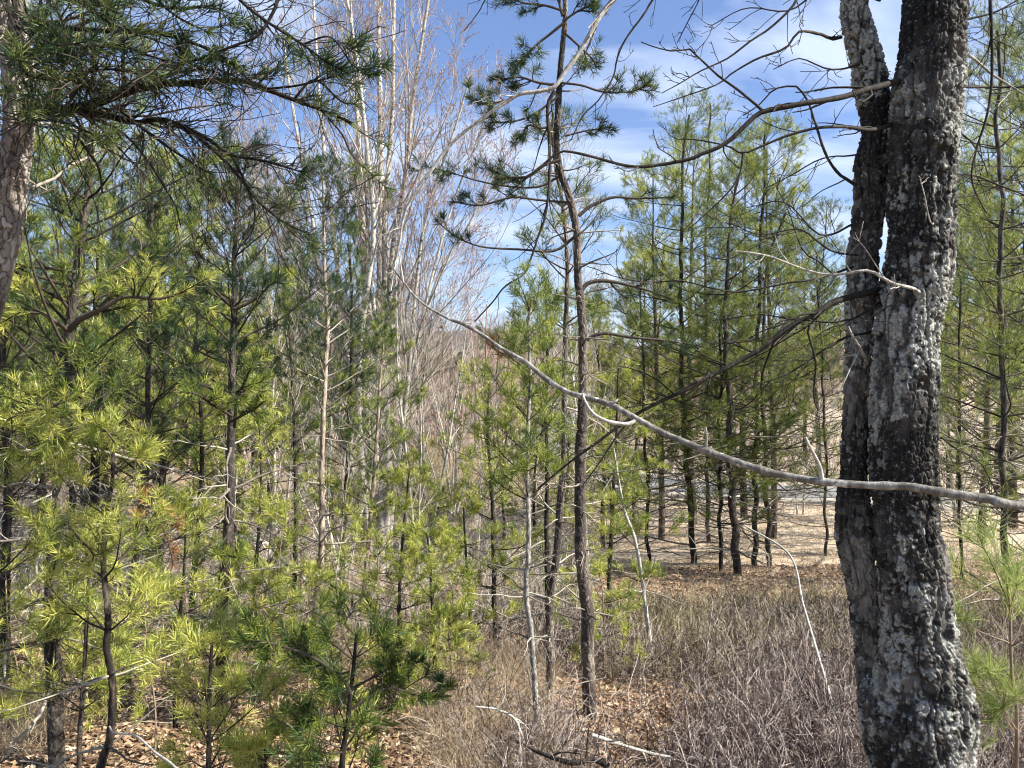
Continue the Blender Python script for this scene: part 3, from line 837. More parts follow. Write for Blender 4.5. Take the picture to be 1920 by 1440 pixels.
oak_branch([(1280, -140, 3.3), (1100, -120), (960, -60), (910, 0), (897, 23), (870, 58)], 3.4, 8, 2, twigs=12, tl=(0.08, 0.3), t0=0.3)

# ------------------------------------------------------------------ pale branch close to the camera, on its tree just out of frame
rngB = np.random.default_rng(5)
bt = thing("bare_branch_tree", "slim bare tree off the right edge whose long pale branch sweeps across the picture", "tree", (1.75, 1.35, float(ground(np.array([1.75]), np.array([1.35]))[0])))
btl = np.array(bt.location)
tb = Tubes()
TP = resample(np.array([btl - [0, 0, 0.1], btl + [0.05, 0, 0.9], [1.78, 1.36, 0.2], [1.8, 1.3, 1.4], [1.7, 1.35, 3.0]]), 80)
tb.add(TP, np.linspace(0.045, 0.015, 80) * (1 + 0.15 * (fbm(TP * 20, 2) - 0.5)), 14)
obj("trunk", shift(tb.mesh("trunk"), btl), M_branch, bt)
tb = Tubes()
BR = [(727, 490, 1.55), (757, 530, 1.52), (790, 567, 1.5), (840, 597, 1.47), (870, 608, 1.45), (907, 630, 1.42), (940, 653, 1.40), (987, 680, 1.37), (1023, 710, 1.34), (1060, 733, 1.31), (1090, 743, 1.29),
      (1140, 757, 1.26), (1190, 783, 1.23), (1240, 810, 1.21), (1280, 827, 1.19), (1323, 845, 1.17), (1423, 880, 1.13), (1480, 893, 1.11), (1540, 903, 1.09), (1630, 910, 1.06), (1700, 912, 1.04), (1760, 922, 1.02),
      (1850, 935, 1.0), (1920, 948, 0.99), (2200, 960, 1.03), (2700, 900, 1.25)]
P = resample(pxpath(BR, 1), 260)
P = np.vstack([P, P[-1] + (np.array([1.78, 1.36, P[-1][2] + 0.08]) - P[-1]) * np.linspace(0.1, 1, 20)[:, None]])
wpx = np.interp(P[:, 0] / P[:, 1] * F + 960, [727, 850, 1060, 1300, 1600, 1920, 2700], [3, 9, 15, 19, 22, 26, 34])
R = wpx * 0.32 / F * P[:, 1] * (1 + 0.35 * (fbm(P * 48, 3) - 0.5))
for nx in (870, 1025, 1155, 1325, 1425, 1540, 1660, 1760, 1870):
    R = R * (1 + 0.22 * np.exp(-(((P[:, 0] / P[:, 1] * F + 960) - nx) / 9) ** 2))
R[-20:] *= np.linspace(1, 1.2, 20)
tb.add(P, R, 16)
main_br = obj("branch", shift(tb.mesh("branch", 3), btl), M_branch, bt)
def br_twig(pts, w0, w1):
    t_ = Tubes()
    Q = resample(pxpath(pts, 1.2), 24)
    t_.add(Q, np.linspace(w0, w1, 24) * 0.38 / F * Q[:, 1] * (1 + 0.25 * (fbm(Q * 60, 2) - 0.5)), 10)
    obj("twig", shift(t_.mesh("twig"), btl), M_branch, bt)
br_twig([(1195, 787, 1.23), (1175, 795, 1.22), (1140, 790, 1.22), (1112, 775, 1.23), (1097, 752, 1.25), (1093, 738, 1.27)], 11, 5)
br_twig([(1542, 903, 1.09), (1538, 880, 1.085), (1530, 860, 1.08), (1517, 835, 1.07), (1510, 820, 1.07)], 12, 7)
br_twig([(1323, 845, 1.17), (1325, 820, 1.165), (1323, 800, 1.16)], 7, 4)
br_twig([(1142, 757, 1.26), (1152, 754, 1.25), (1159, 748, 1.25)], 12, 5)
br_twig([(870, 607, 1.45), (880, 605, 1.45), (887, 600, 1.45)], 6, 3)
br_twig([(790, 567, 1.5), (778, 578, 1.5), (762, 585, 1.5)], 5, 2)
br_twig([(757, 530, 1.52), (752, 500, 1.53), (748, 470, 1.55)], 4, 2)

# ------------------------------------------------------------------ pines
def crown_branches(rng, TPs, TR, t0, t1, nbr, Lfun, elev=(0.2, 0.7), K=9, wander=0.06, up=0.05, whorl=4, rfac=0.38):
    """branches in whorls on a trunk polyline; Lfun(t)->length; returns P, R, tparam"""
    nw = max(1, nbr // whorl)
    tw = t0 + (t1 - t0) * (np.arange(nw) + rng.random(nw) * 0.5) / nw
    t = np.repeat(tw, whorl) + rng.normal(0, 0.004, nw * whorl)
    t = np.clip(t, 0.01, 0.985)
    az = (np.repeat(rng.random(nw) * 6.28, whorl) + np.tile(np.arange(whorl) * 2 * np.pi / whorl, nw) + rng.normal(0, 0.35, nw * whorl))
    p, d, r = at(TPs[None], TR[None], np.zeros(len(t), int), t)
    el = rng.uniform(*elev, len(t)) + 0.45 * np.clip((t - 0.75) / 0.25, 0, 1)
    dd = np.stack([np.cos(az) * np.cos(el), np.sin(az) * np.cos(el), np.sin(el)], -1)
    L = np.array([Lfun(x) for x in t]) * rng.uniform(0.35, 1.25, len(t))
    P = grow(rng, p, dd, L, K, wander, up)
    r0 = np.minimum(np.maximum(r * rfac, 0.003), 0.004 + 0.011 * L)
    R = r0[:, None] * (1 - 0.72 * np.linspace(0, 1, K)[None])
    return P, R, t

def pine(label, path, widths, D, crown=(0.3, 1.0), Lmax=1.0, nbr=60, dead=(0.1, 0.4, 20), seed=1, lod=1, bark=None, needle=None, group=None,
         tone=(0, 1), dens=1.0, name="pine_tree", base=None, gnarl=0.012, profile='cone', elev=(0.2, 0.7), fancy=False, sec=6):
    """path: px points from base upward (px,py[,D]) ; widths: px at base, top"""
    rng = np.random.default_rng(seed)
    Pp = pxpath(path, D)
    x0, y0 = Pp[0][0], Pp[0][1]
    gz0 = float(ground(np.array([x0]), np.array([y0]))[0])
    if Pp[0][2] > gz0 + 0.02:       # carry the trunk down to the ground
        Pp = np.vstack([[x0 + (Pp[0][0] - Pp[1][0]) * 0.1, y0, gz0 - 0.08], Pp])
    else:
        Pp[0][2] = min(Pp[0][2], gz0 - 0.05)
    L = np.linalg.norm(np.diff(Pp, axis=0), axis=1).sum()
    K = max(24, int(L / (0.011 if lod == 1 else 0.07)))
    TPs = resample(Pp, K)
    wob = np.stack([fbm(np.stack([TPs[:, 2] * 2.2 + seed, 0 * TPs[:, 2] + j, 0 * TPs[:, 2]], -1), 3) - 0.5 for j in (0, 7, 13)], -1)
    TPs = TPs + wob * gnarl * np.array([2, 2, 0])
    tt = np.linspace(0, 1, K)
    TR = 0.5 / F * D * (widths[0] + (widths[1] - widths[0]) * tt ** 1.1)
    TR[: max(2, K // 40)] *= np.linspace(1.25, 1, max(2, K // 40))
    loc = np.array([TPs[0, 0], TPs[0, 1], gz0])
    root = thing(name, label, "tree", loc, group)
    if fancy:
        me_ = oak_stem("trunk", TPs[::6], TR[::6], seed, 0.0045, smooth_bark=True, res=0.0075, S=64, cells=9)[0]
        obj("trunk", shift(me_, loc), M_flaky_dark if fancy == "mid" else M_flaky_black, root)
    else:
        tb = Tubes(); tb.add(TPs, TR, 22 if lod == 1 else 9)
        obj("trunk", shift(tb.mesh("trunk", seed, True, 0.30 if lod == 1 else 0.14, 60 if lod == 1 else 30), loc), bark or M_darkbark, root)
    c0, c1 = crown
    def Lf(t):
        u = (t - c0) / max(c1 - c0, 1e-6)
        if profile == 'cone':
            return Lmax * (0.26 + 0.80 * max(0, 1 - u) ** 0.65) * (0.55 + 0.45 * min(1, u * 4))
        return Lmax * (0.35 + 0.65 * math.sin(math.pi * min(1, max(0, 0.15 + u * 0.8))))
    P1, R1, t1 = crown_branches(rng, TPs, TR, c0, c1, nbr, Lf, elev)
    # secondary shoots
    brush_like = lod == 1 and Lmax > 0.7
    P2, R2 = spawn(rng, P1, R1, max(4, sec - 1) if brush_like else sec, 0.38, 1.0, (0.4, 0.95), (0.18 * Lmax, 0.40 * Lmax), 6, 0.09, 0.12 if brush_like else 0.07, 0.55, 0.5, flat=0.5, rmin=0.0012)
    P3, R3 = spawn(rng, P2, R2, (1 if lod == 1 else 3) if lod < 3 else 1, 0.35, 1.0, (0.4, 1.0), (0.05, 0.13 * Lmax + 0.03), 4, 0.10, 0.10, 0.6, 0.6, rmin=0.0010, shrink=0.3)
    lead = TPs[None, max(0, K - max(6, K // 30)):, :]
    tb = Tubes(); tb.add(P1, R1, 6 if lod == 1 else 4); tb.add(P2, R2, 4 if lod == 1 else 3)
    if lod < 3: tb.add(P3, R3, 3)
    # shoots drop needles on inner parts
    nd = Needles()
    bent = lod == 1
    cfg = {1: (24, 0.066, 0.0032), 2: (19, 0.086, 0.0047), 3: (13, 0.085, 0.008)}[lod]
    cnt, nl, nw_ = cfg
    cnt = int(cnt * dens)
    if lod == 1: nw_ *= min(1.0, 0.62 + D * 0.05)
    if Lmax <= 0.7: nl *= 1.1; cnt = int(cnt * 0.85)
    keep = rng.random(len(P2)) < (0.72 if Lmax > 0.7 else 0.55)
    L2 = np.linalg.norm(P2[:, -1] - P2[:, 0], axis=1)
    nd.cover(rng, P2[keep], int(cnt * (2.6 if brush_like else 1.5)), 0.2 if brush_like else 0.35, nl, nw_, bent=bent, tone=tone)
    nd.cover(rng, P3, cnt, 0.15, nl, nw_, bent=bent, tone=tone)
    nd.cover(rng, P1[:, P1.shape[1] // 2:], int(cnt * 1.5), 0.35, nl, nw_, bent=bent, tone=tone)
    nd.cover(rng, lead, int(cnt * 2.5), 0.1, nl, nw_, bent=bent, tone=tone)
    br = obj("branches", shift(tb.mesh("branches", seed), loc), M_twig_dark if bark is not M_pinebark_pale else M_twig_dead, root)
    obj("foliage", shift(nd.mesh("foliage"), loc), needle or M_needle, root)
    if dead and dead[2]:
        Pd, Rd, td = crown_branches(rng, TPs, TR, dead[0], dead[1], dead[2], lambda t: Lmax * 0.85, (-0.25, 0.45), 8, 0.10, 0.0)
        D2, DR2 = spawn(rng, Pd, Rd, 4, 0.25, 1.0, (0.5, 1.1), (0.08, 0.4 * Lmax), 5, 0.16, 0.0, 0.55, 0.5, rmin=0.001)
        tb = Tubes(); tb.add(Pd, Rd, 5 if lod == 1 else 3); tb.add(D2, DR2, 3)
        if lod == 1:
            D3, DR3 = spawn(rng, D2, DR2, 2, 0.3, 1.0, (0.5, 1.1), (0.03, 0.18), 4, 0.18, 0.0, 0.6, 0.6, rmin=0.0009)
            tb.add(D3, DR3, 3)
        obj("dead_branches", shift(tb.mesh("dead_branches", seed + 1), loc), M_twig_dead, root)
    return root, loc, TPs, TR

def pine_bough(root, loc, boughs, seed, needle=None, bark=None, dens=1.0, tone=(0, 1), nl=0.066, nw=0.0030, name="branch"):
    """traced needle-bearing boughs: (pts, D, w0, w1, shoots, shoot length range)"""
    rng = np.random.default_rng(seed)
    for (pts, D, w0, w1, n, ln) in boughs:
        tb = Tubes(); nd = Needles()
        P = resample(pxpath(pts, D), 22)
        R = 0.5 * np.linspace(w0, w1, 22) / F * P[:, 1] * (1 + 0.2 * (fbm(P * 40, 2) - 0.5))
        tb.add(P, R, 8)
        if n:
            C, CR = spawn(rng, P[None], R[None], n, 0.30, 1.0, (0.45, 1.1), ln, 6, 0.12, 0.06, 0.6, 0.5, rmin=0.0014, shrink=0.25)
            C2, CR2 = spawn(rng, C, CR, 2, 0.25, 0.9, (0.4, 1.0), (ln[0] * 0.4, ln[1] * 0.6), 5, 0.12, 0.06, 0.6, 0.6, rmin=0.0012)
            tb.add(C, CR, 4); tb.add(C2, CR2, 3)
            nd.cover(rng, C, int(36 * dens), 0.35, nl, nw, bent=True, tone=tone)
            nd.cover(rng, C2, int(32 * dens), 0.15, nl, nw, bent=True, tone=tone)
            nd.cover(rng, P[None, -7:], int(110 * dens), 0.1, nl, nw, bent=True, tone=tone)
        o = obj(name, shift(tb.mesh(name, seed), loc), bark or M_twig_dark, root)
        if n:
            fo = obj("needles", shift(nd.mesh("needles"), loc), needle or M_needle_shaded, o)

# --- big old pine at the left edge, limbs overhead
loc = np.array([-2.55, 3.1, float(ground(np.array([-2.55]), np.array([3.1]))[0])])
bp = thing("old_pine_tree", "big old pine cut by the left edge with flaky sunlit bark and dark overhead limbs", "tree", loc)
TPs = resample(np.vstack([[loc[0], loc[1], loc[2] - 0.1], U(-110, 900, 3.15), U(-40, 620, 3.2), U(5, 450, 3.2), U(22, 340, 3.2), U(35, 240, 3.2), U(33, 140, 3.2), U(22, 0, 3.2), U(10, -300, 3.2), U(30, -800, 3.2), U(10, -1500, 3.2)]), 420)
TR = np.interp(np.linspace(0, 1, 420), [0, 0.35, 0.6, 1], [0.095, 0.068, 0.058, 0.012])
TPs = resample(TPs, 1100); TR = np.interp(np.linspace(0, 1, 1100), np.linspace(0, 1, 420), TR)
tb = Tubes(); tb.add(TPs, TR, 110)
kk = slice(100, 860, 4)
me_, _, _, _, _ = oak_stem("trunk", TPs[kk], TR[kk], 15, 0.011, smooth_bark=True)
obj("trunk", shift(me_, loc), M_flaky, bp)
tb = Tubes(); tb.add(TPs[:104], TR[:104] * 0.98, 40); tb.add(TPs[852:], TR[852:] * 0.98, 24)
obj("trunk", shift(tb.mesh("trunk", 4, True, 0.3, 42), loc), M_pinebark_pale, bp)
limbs = [
    ([(10, -40, 3.0), (20, 30, 2.8), (50, 90, 2.7), (90, 130, 2.65)], 2.7, 9, 3, 16, (0.10, 0.26)),
    ([(0, 60, 3.0), (30, 110, 2.8), (60, 160, 2.7), (40, 210, 2.65)], 2.7, 9, 3, 14, (0.08, 0.24)),
    ([(60, -60, 3.0), (140, -20, 2.8), (200, 40, 2.7), (260, 60, 2.7)], 2.7, 9, 3, 18, (0.10, 0.26)),
    ([(200, -60, 3.0), (270, -20, 2.9), (330, 30, 2.8), (390, 60, 2.8)], 2.8, 8, 3, 16, (0.08, 0.24)),
    ([(60, 205, 3.1), (130, 150, 2.9), (200, 130, 2.8), (270, 140, 2.75)], 2.8, 9, 3, 14, (0.08, 0.26)),
    ([(30, 230, 3.15), (90, 225, 2.9), (150, 240, 2.8), (200, 270, 2.7)], 2.8, 7, 3, 6, (0.06, 0.2)),
    ([(300, 158, 3.0), (340, 120, 2.9), (400, 110, 2.9), (440, 125, 2.85)], 2.9, 6, 3, 10, (0.08, 0.2)),
    ([(35, 205, 3.2), (80, 204, 3.15), (133, 205), (190, 190), (233, 173), (300, 158), (367, 155), (450, 150), (500, 167), (550, 187), (600, 205), (660, 230)], 3.0, 24, 5, 14, (0.10, 0.30)),
    ([(120, 205, 3.05), (187, 213), (250, 230), (300, 223), (350, 240), (400, 267), (433, 290), (500, 303), (567, 323)], 3.0, 14, 3, 7, (0.08, 0.25)),
    ([(20, 60, 3.2), (50, 42, 3.1), (110, 50), (200, 58), (283, 58), (350, 77), (400, 97), (457, 137), (470, 160)], 2.9, 14, 4, 14, (0.10, 0.28)),
    ([(400, -60, 3.0), (450, 0), (500, 40), (567, 83), (610, 115), (640, 130)], 2.8, 8, 4, 12, (0.10, 0.24)),
    ([(213, 200, 3.05), (267, 240), (317, 277), (367, 310), (393, 325)], 2.95, 8, 3, 3, (0.05, 0.15)),
    ([(350, 240, 3.0), (417, 297), (460, 347), (483, 377), (533, 417), (583, 440)], 3.0, 7, 3, 4, (0.06, 0.16)),
    ([(433, 290, 3.0), (460, 343), (477, 393), (473, 433), (447, 467)], 3.0, 5, 3, 0, (0.06, 0.16)),
    ([(20, -60, 3.2), (80, -30, 3.1), (160, 10), (230, -10), (320, 15), (400, 10)], 2.9, 14, 5, 16, (0.10, 0.30)),
    ([(25, 120, 3.2), (80, 90, 3.0), (140, 100), (210, 80), (280, 105), (340, 120)], 2.8, 10, 3, 14, (0.08, 0.26)),
    ([(30, 20, 3.2), (60, 60, 2.9), (110, 85), (170, 75)], 2.6, 8, 3, 10, (0.08, 0.22)),
    ([(520, -40, 2.9), (520, 0), (510, 27), (483, 67), (440, 85), (400, 100), (360, 115)], 2.8, 9, 3, 3, (0.05, 0.14)),
    ([(500, 167, 3.0), (560, 160), (620, 145), (680, 130)], 2.9, 5, 3, 6, (0.08, 0.2)),
    ([(567, 83, 2.8), (620, 70), (660, 120), (690, 140)], 2.8, 4, 2.5, 5, (0.08, 0.18)),
    ([(550, 187, 3.0), (590, 150), (640, 190), (665, 195)], 3.0, 5, 3, 7, (0.06, 0.18)),
    ([(600, 205, 3.0), (640, 250), (660, 290), (700, 330)], 3.0, 4, 2, 4, (0.06, 0.15)),
]
limbs = [(a_, b_, c_, d_, int(n_ * 0.62 + 0.5), (l_[0] * 0.7, l_[1] * 1.0)) for (a_, b_, c_, d_, n_, l_) in limbs]
pine_bough(bp, loc, limbs, 91, M_needle_shaded, M_darkbark, 0.62, name="limb")
# bare dead twigs of the old pine
rng = np.random.default_rng(12)
tb = Tubes()
for (pts, D, w0, w1, n, ln) in limbs[7:13] + limbs[15:16] + limbs[4:6]:
    P = resample(pxpath(pts, D), 30); R = 0.5 * np.linspace(w0, w1, 30) / F * P[:, 1]
    C, CR = spawn(rng, P[None], R[None], 30, 0.06, 0.97, (0.5, 1.3), (0.15, 0.75), 9, 0.16, 0.0, 0.34, 0.4, rmin=0.0017, shrink=0.4)
    C2, CR2 = spawn(rng, C, CR, 4, 0.2, 1.0, (0.5, 1.2), (0.05, 0.26), 6, 0.2, 0.0, 0.6, 0.6, rmin=0.001)
    tb.add(C, CR, 5); tb.add(C2, CR2, 3)
obj("dead_branches", shift(tb.mesh("dead_branches", 9), loc), M_twig_dark, bp)
tb = Tubes()
C, CR = spawn(rng, TPs[None], TR[None], 46, 0.42, 0.66, (0.9, 1.6), (0.3, 1.1), 10, 0.14, -0.01, 0.12, 0.3, rmin=0.0015)
C2, CR2 = spawn(rng, C, CR, 5, 0.2, 1.0, (0.5, 1.2), (0.08, 0.35), 6, 0.18, 0.0, 0.6, 0.6, rmin=0.001)
tb.add(C, CR, 6); tb.add(C2, CR2, 3)
obj("dead_branches", shift(tb.mesh("dead_branches", 2), loc), M_twig_dead, bp)
# crown above the frame
P1, R1, _ = crown_branches(rng, TPs, TR, 0.66, 0.99, 40, lambda t: 1.5 * (1.1 - t) + 0.5, (0.0, 0.5))
P2, R2 = spawn(rng, P1, R1, 7, 0.25, 1.0, (0.5, 1.0), (0.15, 0.45), 6, 0.1, 0.06, 0.5, 0.5, flat=0.4, rmin=0.0014)
tb = Tubes(); tb.add(P1, R1, 6); tb.add(P2, R2, 3)
nd = Needles(); nd.cover(rng, P2, 50, 0.2, 0.06, 0.003, tone=(0, 0.8))
obj("branches", shift(tb.mesh("branches", 2), loc), M_darkbark, bp)
obj("foliage", shift(nd.mesh("foliage"), loc), M_needle_shaded, bp)

# --- traced near pines, left to right (base first)
NEAR = [
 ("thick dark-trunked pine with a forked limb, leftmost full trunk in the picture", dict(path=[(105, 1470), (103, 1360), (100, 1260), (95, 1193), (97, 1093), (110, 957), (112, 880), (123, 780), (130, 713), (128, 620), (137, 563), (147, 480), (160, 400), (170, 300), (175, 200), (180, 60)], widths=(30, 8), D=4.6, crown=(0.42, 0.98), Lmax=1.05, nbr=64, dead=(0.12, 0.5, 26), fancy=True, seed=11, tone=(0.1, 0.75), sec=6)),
 ("slender crooked dark pine between the thick left pine and the straight one", dict(path=[(186, 1450), (205, 1380), (212, 1290), (200, 1210), (203, 1160), (195, 1060), (200, 960), (208, 900), (210, 830)], widths=(17, 6), D=3.9, crown=(0.52, 1.0), Lmax=0.52, nbr=22, dead=(0.1, 0.5, 12), bark=M_pinebark, seed=12, needle=M_needle_sunlit, tone=(0.3, 1))),
 ("straight mid-sized pine with a pointed top standing between the crooked and the tufted pines", dict(path=[(235, 1440), (237, 1340), (238, 1230), (248, 1130), (255, 1040), (262, 960), (270, 900), (277, 830), (277, 720), (280, 640), (283, 560), (285, 450), (288, 345)], widths=(18, 5), D=6.3, crown=(0.48, 1.0), Lmax=1.0, nbr=60, dead=(0.1, 0.5, 26), needle=M_needle_shaded, fancy=True, seed=13, tone=(0.0, 0.7))),
 ("dark straight pine with bushy tuft halfway up and open forked top", dict(path=[(415, 1360), (417, 1270), (416, 1160), (420, 1080), (430, 960), (431, 880), (434, 760), (437, 660), (441, 580), (441, 480), (443, 400), (447, 310)], widths=(24, 6), D=5.6, crown=(0.56, 1.0), Lmax=0.85, nbr=50, dead=(0.1, 0.55, 26), needle=M_needle_shaded, fancy=True, seed=14, tone=(0.0, 0.65))),
 ("thin pale-stemmed pine ending in the leaf litter below the white tree clump", dict(path=[(590, 1215), (593, 1140), (600, 1060), (603, 960), (603, 880), (607, 780), (612, 680), (615, 620), (610, 540), (608, 440), (605, 330)], widths=(13, 4), D=8.3, crown=(0.50, 1.0), Lmax=0.95, nbr=56, dead=(0.15, 0.5, 22), needle=M_needle_shaded, seed=15, bark=M_pinebark_pale, tone=(0.0, 0.7))),
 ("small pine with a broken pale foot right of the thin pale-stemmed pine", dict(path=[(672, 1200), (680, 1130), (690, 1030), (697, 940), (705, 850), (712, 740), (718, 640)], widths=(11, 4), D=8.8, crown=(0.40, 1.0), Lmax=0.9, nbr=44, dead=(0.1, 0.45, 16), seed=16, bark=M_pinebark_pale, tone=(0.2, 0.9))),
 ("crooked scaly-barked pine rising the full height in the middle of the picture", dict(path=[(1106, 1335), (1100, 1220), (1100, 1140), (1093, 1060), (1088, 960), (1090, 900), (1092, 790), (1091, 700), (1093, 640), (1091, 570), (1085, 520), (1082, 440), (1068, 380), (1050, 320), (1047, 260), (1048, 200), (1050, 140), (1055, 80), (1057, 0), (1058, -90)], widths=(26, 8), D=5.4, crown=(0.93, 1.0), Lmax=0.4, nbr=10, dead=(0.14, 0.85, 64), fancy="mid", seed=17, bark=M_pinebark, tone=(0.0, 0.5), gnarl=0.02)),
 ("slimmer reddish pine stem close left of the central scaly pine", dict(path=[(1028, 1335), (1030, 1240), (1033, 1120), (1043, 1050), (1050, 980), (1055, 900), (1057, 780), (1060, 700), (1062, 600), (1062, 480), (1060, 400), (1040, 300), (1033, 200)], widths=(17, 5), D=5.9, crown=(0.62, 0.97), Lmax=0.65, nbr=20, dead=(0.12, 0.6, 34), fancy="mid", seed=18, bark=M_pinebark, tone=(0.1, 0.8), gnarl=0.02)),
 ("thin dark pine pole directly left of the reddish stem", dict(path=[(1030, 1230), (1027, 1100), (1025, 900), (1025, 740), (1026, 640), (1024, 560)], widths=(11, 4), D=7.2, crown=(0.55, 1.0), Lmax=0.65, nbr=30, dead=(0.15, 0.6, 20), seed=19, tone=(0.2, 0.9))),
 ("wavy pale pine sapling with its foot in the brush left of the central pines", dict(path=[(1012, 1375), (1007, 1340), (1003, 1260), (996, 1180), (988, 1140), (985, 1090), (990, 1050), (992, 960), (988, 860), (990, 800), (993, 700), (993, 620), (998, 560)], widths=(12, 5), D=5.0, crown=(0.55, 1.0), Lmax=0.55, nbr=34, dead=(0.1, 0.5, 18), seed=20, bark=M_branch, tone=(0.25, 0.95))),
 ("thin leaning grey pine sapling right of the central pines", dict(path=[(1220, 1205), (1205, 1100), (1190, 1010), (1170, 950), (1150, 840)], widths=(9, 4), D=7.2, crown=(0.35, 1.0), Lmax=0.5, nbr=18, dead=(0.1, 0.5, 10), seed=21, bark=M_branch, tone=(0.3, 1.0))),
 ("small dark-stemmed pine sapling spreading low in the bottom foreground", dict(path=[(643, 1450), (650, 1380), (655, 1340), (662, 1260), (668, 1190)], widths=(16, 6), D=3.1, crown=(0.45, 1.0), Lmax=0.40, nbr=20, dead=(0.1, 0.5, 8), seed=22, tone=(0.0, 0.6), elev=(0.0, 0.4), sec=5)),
 ("bushy yellow-green pine sapling in the bottom left foreground", dict(path=[(395, 1560), (392, 1420), (392, 1300), (398, 1200)], widths=(14, 5), D=3.4, crown=(0.3, 1.0), Lmax=0.45, nbr=20, dead=(0.1, 0.4, 8), seed=23, needle=M_needle_sunlit, tone=(0.4, 1))),
 ("sunlit small pine on the left edge at mid height", dict(path=[(-30, 1500), (-28, 1300), (-20, 1100), (-15, 900), (-10, 740)], widths=(18, 5), D=3.8, crown=(0.25, 1.0), Lmax=0.60, nbr=22, dead=(0.1, 0.5, 8), seed=24, needle=M_needle_sunlit, tone=(0.25, 1), elev=(0.0, 0.5))),
 ("low feathery pine sapling under the central clearing", dict(path=[(820, 1330), (815, 1250), (812, 1180), (808, 1060), (800, 1000)], widths=(9, 3), D=6.8, crown=(0.2, 1.0), Lmax=0.75, nbr=26, dead=(0.05, 0.3, 6), seed=25, needle=M_needle_sunlit, tone=(0.2, 0.9), elev=(-0.1, 0.35))),
 ("slim pine left of the pale sapling with sunlit low boughs", dict(path=[(930, 1240), (928, 1150), (925, 1020), (920, 900), (915, 800), (918, 720)], widths=(10, 4), D=8.0, crown=(0.25, 1.0), Lmax=0.95, nbr=42, dead=(0.05, 0.3, 8), seed=26, needle=M_needle_sunlit, tone=(0.1, 0.9), elev=(0.0, 0.5))),
 ("dark pine with blue-green tufts behind the left edge trunks", dict(path=[(10, 1340), (8, 1100), (15, 900), (5, 700), (12, 500), (20, 330)], widths=(20, 5), D=6.8, crown=(0.4, 1.0), Lmax=1.1, nbr=60, dead=(0.1, 0.4, 16), needle=M_needle_shaded, seed=27, tone=(0.0, 0.6))),
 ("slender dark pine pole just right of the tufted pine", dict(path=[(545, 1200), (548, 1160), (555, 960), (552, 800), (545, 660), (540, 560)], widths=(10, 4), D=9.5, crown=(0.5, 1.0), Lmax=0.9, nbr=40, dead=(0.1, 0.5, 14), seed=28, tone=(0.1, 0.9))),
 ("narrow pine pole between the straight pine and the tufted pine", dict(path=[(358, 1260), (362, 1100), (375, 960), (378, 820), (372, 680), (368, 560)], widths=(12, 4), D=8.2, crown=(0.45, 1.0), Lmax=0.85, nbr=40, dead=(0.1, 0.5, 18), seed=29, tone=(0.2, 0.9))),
 ("tiny bright pine seedling at the bottom edge left of the spreading dark sapling", dict(path=[(500, 1560), (500, 1480), (498, 1390)], widths=(9, 4), D=3.3, crown=(0.3, 1.0), Lmax=0.30, nbr=16, dead=None, seed=30, needle=M_needle_sunlit, tone=(0.4, 1), elev=(0.2, 0.8))),
 ("sunlit leafy pine sapling between the thick left trunk and the crooked pine's foot", dict(path=[(150, 1500), (150, 1380), (158, 1240), (165, 1100), (160, 1010)], widths=(10, 4), D=4.3, crown=(0.3, 1.0), Lmax=0.55, nbr=26, dead=None, seed=31, needle=M_needle_sunlit, tone=(0.2, 1), elev=(0.0, 0.5))),
 ("thin yellow-green pine sapling right of the straight pine's foot", dict(path=[(330, 1400), (328, 1300), (335, 1180), (345, 1060), (350, 960)], widths=(9, 3), D=5.4, crown=(0.3, 1.0), Lmax=0.6, nbr=26, dead=(0.05, 0.3, 8), seed=32, needle=M_needle_sunlit, tone=(0.2, 1), elev=(0.0, 0.5))),
 ("feathery pine sapling in front of the white clump's foot", dict(path=[(745, 1300), (748, 1200), (750, 1080), (760, 960), (768, 880)], widths=(9, 3), D=7.4, crown=(0.35, 1.0), Lmax=0.75, nbr=24, dead=(0.05, 0.35, 14), seed=33, needle=M_needle_sunlit, tone=(0.1, 0.95), elev=(-0.1, 0.4))),
 ("feathery sapling with drooping boughs just left of the wavy pale sapling", dict(path=[(880, 1290), (882, 1200), (878, 1100), (872, 1010), (870, 950)], widths=(8, 3), D=7.8, crown=(0.35, 1.0), Lmax=0.8, nbr=22, dead=(0.05, 0.35, 14), seed=34, needle=M_needle_sunlit, tone=(0.1, 0.95), elev=(-0.15, 0.35))),
 ("pine sapling with sunlit boughs right of the central scaly trunk", dict(path=[(1140, 1190), (1142, 1080), (1150, 960), (1155, 800), (1160, 690)], widths=(9, 3), D=9.0, crown=(0.35, 1.0), Lmax=0.8, nbr=26, dead=(0.05, 0.35, 12), seed=35, needle=M_needle_sunlit, tone=(0.1, 0.95), elev=(-0.1, 0.45))),
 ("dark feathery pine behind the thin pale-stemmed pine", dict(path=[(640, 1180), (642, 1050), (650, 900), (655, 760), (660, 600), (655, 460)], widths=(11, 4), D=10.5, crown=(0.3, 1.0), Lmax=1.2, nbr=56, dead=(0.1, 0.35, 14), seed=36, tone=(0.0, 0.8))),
 ("bright sunlit pine sapling behind the tufted pine's foot", dict(path=[(480, 1230), (478, 1120), (484, 1000), (490, 880), (486, 800)], widths=(9, 3), D=8.0, crown=(0.3, 1.0), Lmax=0.85, nbr=34, dead=(0.05, 0.3, 8), seed=37, needle=M_needle_sunlit, tone=(0.2, 1), elev=(-0.1, 0.4))),
]
made = {}
for k, (lab, kw) in enumerate(NEAR):
    made[k] = pine(lab, **kw)

